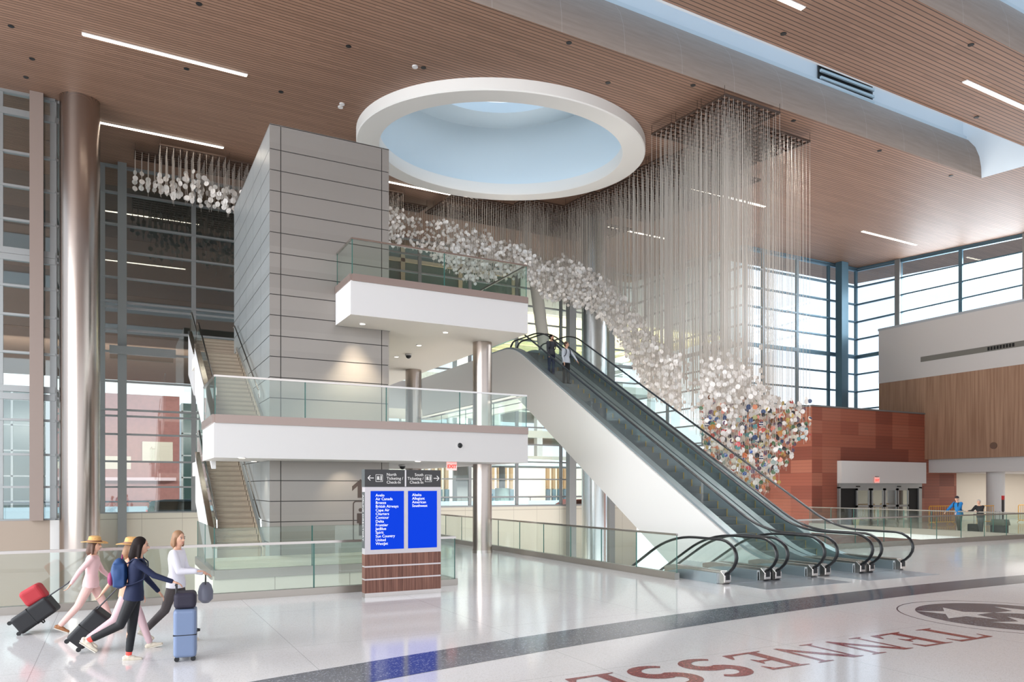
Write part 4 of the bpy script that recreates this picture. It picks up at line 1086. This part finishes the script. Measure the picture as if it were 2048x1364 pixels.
# parking structure behind
for ob, cols_, yy in (('overhead_block',(-38,12),62),('overhead_block.001',(14,25.6),58.4),('overhead_block.002',(28.5,46),64)):
    p_ = bpy.data.objects[ob]; l0 = p_.location
    for cx_ in cols_:
        b = MB(); b.box(cx_-l0.x, cx_+1-l0.x, yy-l0.y, yy+1-l0.y, -.3-l0.z, 0.05); b.build('pillar', M_grey, p_)
r = thing('parking_structure', 'bright multi-level parking structure behind the escalator glass', 'building', (20,82,-.3))
for z in (5.2,8.4,11.6,14.8):
    b = MB(); b.box(-4,46,0,14,z+.3,z+1.2); b.build('deck', mat('sunlit concrete', (226,220,204), .8), r)
for i in range(9):
    b = MB(); b.box(-3+i*6,-2.2+i*6,.1,.9,0,15.5); b.build('pillar', mat('pillar white', (236,234,228), .8), r)
# slatted screen wall and bus canopy at street level
r = thing('screen_wall', 'pale street wall with groups of tan fins beyond the middle window', 'wall', (18,72,-.3))
b = MB(); b.box(0,40,0,.4,0,5.2); b.build('backing', mat('bright wall', (238,234,226), .8), r)
b = MB()
for gx in range(5):
    for i in range(5): b.box(1.5+gx*7.6+i*.75, 1.85+gx*7.6+i*.75, -.3,0,2.3,5.0)
b.build('tan_fins', mat('tan fin', (176,146,112), .7), r)
b = MB()
for gx in range(5):
    for i in range(5): b.box(1.5+gx*7.6+i*.75, 1.95+gx*7.6+i*.75, -.3,0,.6,2.25)
b.build('blue_fins', mat('blue grey fin', (104,128,142), .7), r)
r = thing('bus_canopy', 'flat grey bus canopy on a round column outside the middle window', 'canopy', (24,56,-.3))
b = MB(); b.prism([(0,4.3),(16,4.3),(16,4.7),(4,5.0),(0,4.6)], 'y', 0, 6); b.build('roof', mat('canopy grey', (150,164,170), .5), r)
b = MB(); b.cyl(6.2,3,0,4.3,.28,20); b.build('column', M_grey, r, smooth=True)
b = MB(); b.cyl(6.2,3,0,2.4,.62,24); b.build('column_base', mat('stone grey', (120,140,138), .7), r, smooth=True)
for (x0, x1, yy, lb) in ((-30,12,52,'low pale blue road barrier outside the left windows'),(14,44,58,'low pale blue road barrier outside the middle window')):
    r = thing('road_barrier', lb, 'barrier', (x0,yy,-.3))
    b = MB(); b.prism([(-.2,0),(.2,0),(.1,1.3),(-.1,1.3)], 'x', 0, x1-x0); b.build('wall', mat('barrier blue white', (176,200,216), .7), r)
    b = MB(); b.tube([(0,0,1.6),(x1-x0,0,1.6)], .05, 8)
    for i in range(int((x1-x0)/3)): b.tube([(i*3+.5,0,1.3),(i*3+.5,0,1.6)], .03, 6)
    b.build('rail', mat('dark blue rail', (48,70,86), .5), r)
def car(x, y, z, L_, Hh, body, label, rz=0, suv=False):
    r = thing('car', label, 'car', (x,y,z), rz=rz)
    w = .9
    if suv: pr = [(-.5,.3),(-.5,.62),(-.46,.95),(-.30,1.0),(.28,1.0),(.36,.62),(.5,.52),(.5,.2),(-.5,.2)]
    else: pr = [(-.5,.3),(-.5,.62),(-.36,.70),(-.18,.98),(.08,1.0),(.28,.7),(.5,.58),(.5,.2),(-.5,.2)]
    b = MB(); P = [(p[0]*L_, p[1]*Hh) for p in pr]; b.prism(P, 'y', -w, w); b.build('body', body, r, bevel=.06)
    gl = [(-.44,.66),(-.41,.93),(.26,.93),(.33,.66)] if suv else [(-.32,.72),(-.17,.94),(.07,.95),(.24,.72)]
    b = MB(); b.prism([(p[0]*L_, p[1]*Hh) for p in gl], 'y', -w-.01, w+.01); b.build('side_windows', mat('car glass', (16,22,24), .2), r)
    for sx_ in (-.31,.31):
        for sy_ in (-1,1):
            b = MB(); b.tube([(sx_*L_, sy_*(w-.18), .33),(sx_*L_, sy_*(w+.01), .33)], .33, 20); b.build('wheel', M_black, r)
    b = MB(); b.box(-.5*L_-.01,-.47*L_, -w+.02,-w+.3,.6*Hh-.08,.6*Hh+.08); b.box(-.5*L_-.01,-.47*L_, w-.3,w-.02,.6*Hh-.08,.6*Hh+.08); b.build('tail_light', mat('tail light', (220,50,40), .4, emit=(255,60,50), es=.6), r)
    return r
car(3.9, 48.5, -.3, 4.7, 1.78, mat('dark car paint', (62,84,98), .2, coat=1), 'dark sport utility car outside the left window by the stairs', 0, True)
car(33.0, 51, -.3, 4.8, 1.55, mat('red car paint', (150,52,44), .25, coat=1), 'dark red car outside the middle window under the escalator')
car(36.5, 49.0, -.3, 4.4, 1.6, mat('white car paint', (225,228,232), .25, coat=1), 'pale car outside, just right of the dark red car')
# ------------------------------------------------------------------ crowd barriers, sign post, boxes
def barrier(x, y, rz, label):
    r = thing('crowd_barrier', label, 'barrier', (x,y,0), None, rz)
    b = MB(); w = 2.0
    b.tube([(0,0,.16),(0,0,1.02),(.06,0,1.09),(w-.06,0,1.09),(w,0,1.02),(w,0,.16),(.0,0,.16)], .022, 8); b.build('frame', M_yel2, r, smooth=True)
    for i in range(1, 11):
        b = MB(); b.tube([(w*i/11,0,.16),(w*i/11,0,1.09)], .011, 6); b.build('bar', M_yel2, r)
    for xx in (.25, w-.25):
        b = MB(); b.tube([(xx,-.28,.01),(xx,-.2,.08),(xx,0,.16),(xx,.2,.08),(xx,.28,.01)], .016, 6); b.build('foot', M_yel2, r, smooth=True)
barrier(41.6, 27.0, -.12, 'yellow crowd barrier left of the blue-jacketed person')
barrier(44.9, 26.2, -.2, 'yellow crowd barrier behind the couple at the railing')
barrier(49.2, 26.2, -.2, 'yellow crowd barrier right of the round white column')
X, Y = ray(2006); dd = 40.0
r = thing('sign_post', 'slim black post with red head near the right edge', 'sign post', (X*dd, Y*dd, 0))
b = MB(); b.cyl(0,0,0,.03,.18,20); b.build('base', M_black, r)
b = MB(); b.box(-.03,.03,-.03,.03,.03,1.0); b.build('post', M_black, r)
b = MB(); b.box(-.06,.06,-.04,.04,.9,1.72); b.build('panel', mat('charcoal sign', (52,48,48), .5), r)
b = MB(); b.box(-.065,.065,-.045,.045,1.52,1.74); b.build('red_head', mat('sign red', (205,40,44), .5), r)
# ------------------------------------------------------------------ people
def bake(b, name, m, parent, voxel=.012, smooth=6):
    """merge overlapping closed shapes into ONE continuous smooth surface"""
    o = b.build('tmp', m, None)
    md = o.modifiers.new('r', 'REMESH'); md.mode = 'VOXEL'; md.voxel_size = voxel
    ms = o.modifiers.new('s', 'SMOOTH'); ms.factor = .5; ms.iterations = smooth
    dg = bpy.context.evaluated_depsgraph_get(); dg.update()
    me = bpy.data.meshes.new_from_object(o.evaluated_get(dg)); bpy.data.objects.remove(o)
    me.name = name
    for p in me.polygons: p.use_smooth = True
    if not me.materials: me.materials.append(m)
    o = bpy.data.objects.new(name, me); COL.objects.link(o); o.parent = parent; return o
def cap(b, p0, p1, r0, r1, n=12):
    p0 = Vector(p0); p1 = Vector(p1); b.ball(p0, r0, n); b.ball(p1, r1, n)
    if (p1-p0).length > 1e-4: b.tube([p0, p1], r0, n, rs=[r0*.99, r1*.99])
def rotv(v, ax, a): return Matrix.Rotation(a, 3, ax) @ Vector(v)
SKIN = mat('skin', (214,166,140), .55); 
def ell(cx, cy, cz, rx, ry, n=20, lean=0): return [(cx+rx*cos(2*pi*k/n), cy+ry*sin(2*pi*k/n), cz) for k in range(n)]
def person(label, loc, rz, Ht, lean=0, legs=((0,0),(0,0)), arms=((0,8,10),(0,8,10)), head=(0,0), top=None, trousers=None, shoes=None, hair=None,
           sleeves=True, slim=1.0, voxel=.012, hat=None, beard=None, collar=None, socks=None, skirt=0, cap_=None, hands_closed=.5, hairlen=0, bulk=1.0, rootz=None):
    """figure faces local +x; y is its left. legs: (thigh forward deg, knee bend deg) left,right. arms: (forward, outward, elbow bend)"""
    k = Ht/1.75
    r = thing('person', label, 'person', loc, None, rz)
    J = {}
    hip = .93*k
    thighL, shinL, = .43*k, .42*k
    # lowest foot decides the hip height
    feet = []
    for (th, kn) in legs:
        a = radians(th); c = radians(th-kn)
        feet.append(thighL*cos(a)+shinL*cos(c)+.075*k)
    hz = max(feet); pel = Vector((0,0,hz))
    Ln = radians(lean); up = Vector((sin(Ln),0,cos(Ln)))
    chest = pel+up*.36*k; neck = pel+up*.52*k; hd = neck+Vector((sin(Ln*.6)*.16*k+.02*k,0,.155*k))
    B = MB(); C = MB(); Tm = MB()
    def ring_along(p, rx, ry, n=20):
        f = Vector((cos(Ln),0,-sin(Ln))); l = Vector((0,1,0))
        return [p+f*rx*cos(2*pi*i/n)+l*ry*sin(2*pi*i/n) for i in range(n)]
    tor = [(-.02,.10,.155),(.06,.105,.165),(.16,.088,.135),(.26,.098,.15),(.36,.112,.175),(.44,.10,.185),(.49,.07,.14),(.53,.05,.06)]
    B.loft([ring_along(pel+up*t*k, a*k*slim, w*k*slim) for t, a, w in tor])
    C.loft([ring_along(pel+up*t*k, (a+.016*bulk)*k*slim, (w+.017*bulk)*k*slim) for t, a, w in [(-.075,.128,.178),(-.03,.126,.176),(.05,.116,.168)]+tor[2:-1]+[(.505,.055,.10)]])
    cap(B, neck-up*.04*k, hd-Vector((0,0,.06*k)), .052*k, .048*k)
    # head
    yaw, pit = radians(head[0]), radians(head[1])
    Mh = Matrix.Rotation(yaw, 3, 'Z') @ Matrix.Rotation(pit, 3, 'Y')
    HB = MB()
    def hp(v): return hd+Mh @ (Vector(v)*k)
    B.ball(hd, (.092*k,.074*k,.112*k), 20, M=Mh)
    B.ball(hp((.03,0,-.06)), (.055*k,.05*k,.055*k), 16, M=Mh)
    cap(B, hp((.086,0,.005)), hp((.108,0,-.022)), .011*k, .016*k, 8)            # nose
    B.ball(hp((.082,0,-.062)), (.014*k,.024*k,.008*k), 8, M=Mh)                  # lips
    for s in (1,-1): B.ball(hp((-.002,s*.076,-.005)), (.018*k,.009*k,.030*k), 10, M=Mh)
    # legs
    ankles = []
    for s, (th, kn) in zip((1,-1), legs):
        h = pel+Vector((0,s*.088*k*slim,-.0)); a = radians(th); c = radians(th-kn)
        kne = h+Vector((sin(a),0,-cos(a)))*thighL; an = kne+Vector((sin(c),0,-cos(c)))*shinL
        ankles.append((an, c))
        cap(B, h, kne, .082*k*slim, .056*k*slim); mid_ = kne+(an-kne)*.3+Vector((-.012*k,0,0))
        cap(B, kne, mid_, .054*k*slim, .056*k*slim); cap(B, mid_, an, .055*k*slim, .036*k*slim)
        q = .012*bulk*k
        cap(Tm, h, kne, .086*k*slim+q, .058*k*slim+q); cap(Tm, kne, an+(kne-an).normalized()*(.02 if not socks else .07)*k, .057*k*slim+q, .040*k*slim+q*1.1)
    Tm.loft([ring_along(pel+up*t*k, (a+.012)*k*slim, (w+.012)*k*slim) for t, a, w in ((-.07,.085,.13),(-.02,.108,.162),(.06,.108,.167),(.12,.098,.15))])
    # arms
    hands = []
    for s, (fw, outw, el) in zip((1,-1), arms):
        sh = pel+up*.455*k+Vector((0,s*.185*k*slim,0)); base = Vector((0,0,-1))
        d = rotv(rotv(base, 'Y', -radians(fw)-Ln*0), 'X', s*radians(outw))
        e_ = sh+d*.285*k; d2 = rotv(rotv(base, 'Y', -radians(fw+el)), 'X', s*radians(outw*.3)); w_ = e_+d2*.25*k
        cap(B, sh, e_, .048*k*slim, .038*k*slim); cap(B, e_, w_, .038*k*slim, .025*k)
        if sleeves:
            cap(C, sh, e_, .057*k*slim*bulk, .048*k*slim*bulk); cap(C, e_, w_-d2*.015*k, .048*k*slim*bulk, .034*k*bulk)
        else: cap(C, sh, sh+d*.13*k, .062*k*slim, .055*k*slim)
        # hand: palm, four bent fingers of different lengths and a thumb from its side
        side = Vector((0,1,0)); nrm = d2.cross(side).normalized(); side = nrm.cross(d2).normalized()*s
        pc = w_+d2*.05*k
        Mp = Matrix((d2, side, nrm)).transposed()
        B.ball(pc, (.048*k,.036*k,.015*k), 12, M=Mp)
        curl = hands_closed
        for i, ln in enumerate((.068,.078,.072,.056)):
            o_ = pc+d2*.042*k+side*(.027-.018*i)*-k
            a1 = curl*1.1; dd1 = (d2*cos(a1*.6)-nrm*sin(a1*.6)*1).normalized(); p1 = o_+dd1*ln*.5*k
            dd2 = (d2*cos(a1*1.5)-nrm*sin(a1*1.5)).normalized(); p2 = p1+dd2*ln*.5*k
            cap(B, o_, p1, .0088*k, .0082*k, 7); cap(B, p1, p2, .0082*k, .0072*k, 7)
        t0 = pc-d2*.02*k+side*-.03*k; t1 = t0+(d2*.7-side*.5-nrm*.4*curl).normalized()*.035*k; t2 = t1+(d2*.9-nrm*.6*curl).normalized()*.028*k
        cap(B, t0, t1, .0115*k, .0095*k, 7); cap(B, t1, t2, .0095*k, .008*k, 7)
        hands.append(r.matrix_basis @ pc if False else pc)
    bake(B, 'body', SKIN, r, voxel, 3)
    bake(C, 'top', top, r, voxel, 6)
    bake(Tm, 'trousers', trousers, r, voxel, 5)
    for (an, c) in ankles:
        f = Vector((cos(c*.6),0,sin(c*.6))); dn = Vector((sin(c*.6),0,-cos(c*.6)))
        sh_ = MB(); h0 = an+dn*.045*k
        cap(sh_, h0-f*.045*k, h0+f*.06*k, .037*k, .038*k); cap(sh_, h0+f*.06*k+dn*.008*k, h0+f*.155*k+dn*.012*k, .037*k, .024*k); cap(sh_, an, h0, .040*k, .040*k)
        so = bake(sh_, 'shoe', shoes, r, max(voxel*.7,.007), 3)
        sl = MB(); sl.beam(h0-f*.075*k+dn*.033*k, h0+f*.17*k+dn*.033*k, .07*k, .016*k, up=tuple(-dn)); sl.build('sole', mat('pale sole', (214,208,196), .6), so, bevel=.005)
        if socks:
            sk = MB(); cap(sk, an, an+Vector((-sin(c),0,cos(c)))*.085*k, .041*k, .042*k); bake(sk, 'sock', socks, r, .008, 3)
    # face
    E_ = MB()
    for s in (1,-1): E_.ball(hp((.078,s*.030,.008)), .0125*k, 10)
    E_.build('eyes', mat('eye white', (150,138,130), .5), r, smooth=True)
    E_ = MB()
    for s in (1,-1): E_.ball(hp((.088,s*.030,.008)), .006*k, 8); E_.beam(hp((.086,s*.016,.030)), hp((.078,s*.046,.031)), .008*k, .006*k)
    E_.build('brows_and_pupils', mat('dark brown hair', (44,30,24), .6), r)
    E_ = MB(); E_.ball(hp((.088,0,-.062)), (.009*k,.022*k,.006*k), 8, M=Mh); E_.build('lips', mat('lips', (176,98,92), .5), r, smooth=True)
    if hair:
        Hh = MB(); Hh.ball(hp((-.018,0,.028)), (.095*k,.086*k,.10*k), 18, M=Mh)
        Hh.ball(hp((-.035,0,-.03)), (.07*k,.078*k,.07*k), 14, M=Mh)
        if hairlen:
            cap(Hh, hp((-.05,0,-.02)), hp((-.07,0,-.02-hairlen*.5)), .078*k, .075*k); cap(Hh, hp((-.07,0,-.02-hairlen*.5)), hp((-.06,0,-.02-hairlen)), .072*k, .04*k)
            for s in (1,-1): cap(Hh, hp((0,s*.07,-.0)), hp((-.0,s*.082,-.04-hairlen*.6)), .03*k, .022*k)
        bake(Hh, 'hair', hair, r, .01, 4)
    if beard:
        Bd = MB(); Bd.ball(hp((.040,0,-.082)), (.056*k,.058*k,.042*k), 14, M=Mh); bake(Bd, 'beard', beard, r, .008, 3)
    if hat:
        ht = MB(); n = 40
        def hr(R, zz, w=0): return [hp((-.012+R*1.08*cos(2*pi*i/n), R*sin(2*pi*i/n), zz+w*cos(4*pi*i/n))) for i in range(n)]
        ht.loft([hr(.205,.052,-.012),hr(.20,.060,-.012),hr(.11,.064),hr(.098,.10),hr(.088,.150),hr(.06,.165),hr(.01,.16)]); h_ = ht.build('straw_hat', hat, r, smooth=True)
        ht = MB(); ht.loft([hr(.112,.064),hr(.113,.068),hr(.103,.09),hr(.10,.09)]); ht.build('hat_band', mat('hat band', (120,78,50), .6), h_, smooth=True)
    if cap_:
        ct = MB(); ct.ball(hp((-.008,0,.045)), (.10*k,.086*k,.082*k), 18, M=Mh); co = bake(ct, 'cap', cap_, r, .01, 3)
        ct = MB(); ct.prism([(0,-.07*k),(.10*k,-.05*k),(.115*k,0),(.10*k,.05*k),(0,.07*k)], 'z', 0, .008*k); pk = ct.build('peak', cap_, co)
        pk.location = hp((.075,0,.045)); pk.rotation_euler = (0,.15,yaw)
    if collar:
        cl = MB(); cl.loft([ring_along(neck-up*.035*k,.068*k,.078*k), ring_along(neck-up*.0*k,.058*k,.062*k)], cap=False); cl.build('collar', collar, r, smooth=True)
    return r, hands, pel, up, k
def straps(r, pel, up, k, m, wide=.17):
    for s in (1,-1):
        b = MB(); f = Vector((1,0,0)); pts = []
        for t, x, y in ((.44,-.12,.11),(.495,-.04,.115),(.50,.05,.115),(.44,.118,.115),(.33,.132,.12),(.22,.11,.15),(.16,-.02,.175),(.14,-.13,.13)):
            pts.append(pel+up*t*k+Vector((x*k,s*y*k,0)))
        rings = []
        P = pts
        for i, p in enumerate(P):
            d = (P[min(i+1,len(P)-1)]-P[max(i-1,0)]).normalized(); v = Vector((0,1,0)); w = d.cross(v).normalized()
            rings.append([p+v*.024*k*cos(a)+w*.009*k*sin(a) for a in [2*pi*j/8 for j in range(8)]])
        b.loft(rings); b.build('strap', m, r, smooth=True)
def backpack(label, owner, pel, up, k, m, trim, sc_=1.0, straps_m=None):
    loc = owner.location; rz = owner.rotation_euler.z
    r = thing('backpack', label, 'backpack', loc, None, rz)
    b = MB(); c = pel+up*.30*k+Vector((-.21*k,0,0))
    b.ball(c, (.11*k*sc_,.155*k*sc_,.215*k*sc_), 18); b.box(c.x-.07*k*sc_,c.x+.08*k,c.y-.14*k*sc_,c.y+.14*k*sc_,c.z-.18*k*sc_,c.z+.14*k*sc_); bake(b, 'bag_body', m, r, .012, 5)
    b = MB(); c2 = c+Vector((-.10*k*sc_,0,-.07*k)); b.ball(c2, (.05*k,.11*k,.10*k), 14); bake(b, 'front_pocket', trim, r, .012, 4)
    b = MB(); b.tube([c+Vector((.03,-.03,.2*k*sc_)), c+Vector((.03,0,.25*k*sc_)), c+Vector((.03,.03,.2*k*sc_))], .008, 8); b.build('grab_loop', trim, r, smooth=True)
    straps(r, pel, up, k, straps_m or trim)
    return r
def suitcase(label, loc, rz, tilt, m, h=.62, w=.42, dp=.26, handle=.42, topbag=None, toplabel=None, name='suitcase', trim=M_black):
    """tilt: lean (radians) about its wheels, toward local +x"""
    r = thing(name, label, 'suitcase', loc, None, rz)
    Mt = Matrix.Rotation(tilt, 4, 'Y')
    def put(o): o.matrix_local = Matrix.Translation((0,0,.0 if tilt == 0 else .09)) @ Mt; return o
    b = MB(); b.box(-dp/2,dp/2,-w/2,w/2,.05,h); put(b.build('shell', m, r, bevel=.045))
    b = MB(); b.box(-dp/2-.004,dp/2+.004,-w/2-.004,w/2+.004,h*.5,h*.5+.012); put(b.build('zip_band', trim, r, bevel=.02))
    b = MB()
    for sy_ in (-1,1): b.tube([(-dp/2+.03,sy_*.09,h-.02),(-dp/2+.03,sy_*.09,h+handle)], .009, 8)
    b.tube([(-dp/2+.03,-.11,h+handle),(-dp/2+.03,.11,h+handle)], .015, 8); put(b.build('telescopic_handle', mat('handle dark', (60,60,64), .4, .5), r))
    for sx_ in (-1,1):
        for sy_ in (-1,1):
            b = MB(); b.tube([(sx_*(dp/2-.04),sy_*(w/2-.05)-.015,.03),(sx_*(dp/2-.04),sy_*(w/2-.05)+.015,.03)], .03, 14); put(b.build('wheel', M_black, r))
    b = MB(); b.tube([(dp/2,-.07,h*.55),(dp/2+.03,-.05,h*.55),(dp/2+.03,.05,h*.55),(dp/2,.07,h*.55)], .01, 8); put(b.build('carry_handle', trim, r))
    if topbag:
        b = MB(); b.box(-.13,.13,-.17,.17,0,.2); o = b.build('travel_bag', topbag, None, bevel=.05)
        o.matrix_basis = Matrix.Translation(loc) @ Matrix.Rotation(rz, 4, 'Z') @ Mt @ Matrix.Translation((0,0,h+.005))
        tag(o, toplabel, 'bag')
    return r
def fpt(px, py):
    d = CAMH*FPX/(py-HZP); X, Y = ray(px); return (X*d, Y*d, 0)
M_navy = mat('navy knit', (20,30,62), .8); M_legg = mat('black leggings', (16,16,20), .7); M_sneak = mat('off white sneaker', (210,200,182), .6)
M_pink = mat('dusty pink cloth', (224,186,186), .8); M_pinkt = mat('pale pink trousers', (220,180,172), .8); M_straw = mat('straw', (206,160,100), .8, noise=.15, nscale=60)
M_brownh = mat('brown hair', (84,56,40), .6); M_darkh = mat('near black hair', (30,21,19), .75, spec=.2); M_blond = mat('light brown hair', (140,104,74), .6)
M_wtop = mat('white blouse', (226,224,232), .8); M_dgrey = mat('dark grey trousers', (70,64,64), .8); M_tan = mat('tan shoe', (150,100,62), .6)
# the travellers walk to the right along the railing (world +X)
HX = -.12
p1, h1, pel1, up1, k1 = person('person in navy sweater and black leggings pushing a grey-blue suitcase', fpt(268,1322), HX, 1.6, 6, ((-4,2),(-22,42)), ((18,14,20),(50,4,18)), (0,6),
    M_navy, M_legg, M_sneak, M_darkh, slim=.92, voxel=.009, socks=mat('coral sock', (232,84,74), .8), hairlen=.26, hands_closed=.5)
backpack('dark blue backpack with magenta trim on the navy-sweatered person', p1, pel1, up1, k1, mat('deep blue nylon', (28,62,110), .6), mat('magenta trim', (140,48,92), .6), 1.0, M_navy)
p2, h2, pel2, up2, k2 = person('person in a dusty pink outfit and straw hat, leftmost of the walking group', fpt(182,1262), HX, 1.5, 4, ((26,6),(-26,14)), ((24,8,20),(-38,10,6)), (-14,4),
    M_pink, M_pinkt, M_tan, M_brownh, slim=.95, voxel=.011, hat=M_straw, hairlen=.2)
p3, h3, pel3, up3, k3 = person('person in white blouse and dark grey trousers carrying a grey handbag', fpt(352,1284), HX-.25, 1.62, 2, ((12,6),(-18,26)), ((14,8,62),(20,10,70)), (-30,4),
    M_wtop, M_dgrey, M_sneak, M_blond, slim=.93, voxel=.011, hairlen=.12, bulk=1.25)
p4, h4, pel4, up4, k4 = person('person with straw hat and mauve trousers half hidden behind the blue backpack', fpt(256,1300), HX, 1.56, 4, ((22,4),(-24,30)), ((6,8,20),(-42,10,6)), (0,4),
    mat('peach top', (214,160,134), .8), mat('mauve trousers', (206,176,180), .8), M_sneak, M_blond, slim=.9, voxel=.012, hat=M_straw, hairlen=.14, sleeves=False)
suitcase('grey-blue hard suitcase pushed upright in front of the travellers', fpt(371,1318), HX, 0, mat('grey blue shell', (112,128,158), .35), .66, .36, .27, .30, mat('dark plum bag', (38,34,50), .7), 'dark soft bag resting on top of the grey-blue suitcase')
s_ = fpt(146,1304)
suitcase('black wheeled suitcase tilted and pulled along behind the second straw hat', s_, HX, radians(42), mat('black nylon', (22,22,26), .6), .56, .38, .26, .42)
s_ = fpt(30,1268)
suitcase('black wheeled suitcase with a red bag, tilted at the far left', s_, HX, radians(54), mat('black nylon'), .62, .40, .28, .36)
b = MB(); b.box(-.12,.14,-.16,.16,0,.30); o = b.build('red_bag', mat('red bag', (170,44,52), .7), bevel=.06)
o.matrix_basis = Matrix.Translation((s_[0],s_[1],.09)) @ Matrix.Rotation(HX, 4, 'Z') @ Matrix.Rotation(radians(54), 4, 'Y') @ Matrix.Translation((-.27,0,.34)) @ Matrix.Rotation(radians(4),4,'Y')
tag(o, 'red soft bag strapped on the black suitcase at the far left', 'bag')
# handbag hanging from the forearm
hp3 = p3.matrix_basis @ Vector((0,0,0)); w3 = Matrix.Translation(p3.location) @ Matrix.Rotation(p3.rotation_euler.z, 4, 'Z') @ h3[0]
r = thing('handbag', 'soft grey handbag hanging from the white-bloused person\'s forearm', 'handbag', (w3.x, w3.y, w3.z-.42), None, HX)
b = MB(); b.loft([[( .10*sx_*a_, .17*sy2*a_, zz) for (sx_, sy2) in [(cos(2*pi*i/20), sin(2*pi*i/20)) for i in range(20)]] for a_, zz in ((.5,0),(1.0,.05),(1.05,.16),(.8,.25),(.45,.29))]); b.build('bag_body', mat('grey leather', (104,106,120), .5), r, smooth=True)
b = MB(); b.tube([(0,-.11,.27),(0,-.09,.36),(0,0,.41),(0,.09,.36),(0,.11,.27)], .009, 8); b.build('handle', M_black, r, smooth=True)
# two men riding down
def step_at(k): y = 13.7+.4*k; return y+.2, (y+.1-14.75)*TN
ys, zs_ = step_at(31)
p5, h5, pel5, up5, k5 = person('bearded person in dark grey sweater and jeans, upper of two on the escalator', (16.05, ys+.55, zs_+.23), -pi/2+.1, 1.76, 0, ((3,2),(-2,2)), ((40,22,10),(10,8,12)), (38,0),
    mat('charcoal sweater', (66,68,76), .85), mat('blue jeans', (34,44,78), .8), M_black, M_darkh, voxel=.014, beard=mat('reddish beard', (110,66,48), .7))
straps(p5, pel5, up5, k5, M_black)
ys, zs_ = step_at(30)
p6, h6, pel6, up6, k6 = person('person in pale shirt and black trousers, lower of two on the escalator', (16.2, ys+.02, zs_+.0), -pi/2+.25, 1.78, 0, ((3,2),(-2,2)), ((30,26,6),(4,8,16)), (28,0),
    mat('pale blue grey shirt', (196,202,212), .8), M_legg, M_black, M_brownh, voxel=.014)
straps(p6, pel6, up6, k6, mat('navy strap', (30,36,54), .6))
# couple at the far railing
p7, h7, pel7, up7, k7 = person('person in bright blue jacket and dark cap leaning on the far railing', (34.98, 21.25, 0), pi-.25, 1.82, 8, ((6,2),(-6,2)), ((42,30,2),(44,14,6)), (28,0),
    mat('bright blue jacket', (20,122,190), .7), mat('dark olive trousers', (60,62,58), .8), M_black, mat('grey hair', (170,168,164), .7), voxel=.015, cap_=mat('dark cap', (34,30,44), .7), bulk=1.4)
straps(p7, pel7, up7, k7, M_black)
p8, h8, pel8, up8, k8 = person('person with short grey hair and black jacket leaning on the far railing', (34.98, 20.25, 0), pi-.15, 1.66, 10, ((4,2),(-6,2)), ((40,16,48),(40,16,48)), (30,0),
    mat('black jacket', (26,24,28), .7), mat('grey trousers', (78,80,84), .8), M_black, mat('grey hair'), voxel=.015, bulk=1.3)
suitcase('dark soft suitcase standing between the two people at the far railing', (35.35, 20.75, 0), pi, 0, mat('dark grey nylon', (50,54,58), .7), .48, .5, .3, .45)
r = thing('luggage_box', 'black wheeled case with a lidded grey carton on top', 'luggage', (35.2, 19.55, 0), None, 0)
b = MB(); b.box(-.2,.2,-.3,.3,.05,.48); b.build('case', mat('dark grey nylon'), r, bevel=.03)
b = MB(); b.prism([(-.36,.48),(.32,.48),(.24,.74),(-.3,.74)], 'x', -.2, .22); b.build('carton_lid', mat('olive grey carton', (88,90,80), .7), r)
b = MB(); b.tube([(-.15,-.1,.74),(-.15,-.1,1.1),(-.15,.1,1.1),(-.15,.1,.74)], .01, 8); b.build('handle', M_black, r)
for sy_ in (-.2,.2):
    b = MB(); b.tube([(-.14,sy_-.02,.03),(-.14,sy_+.02,.03)], .03, 12); b.build('wheel', M_black, r)
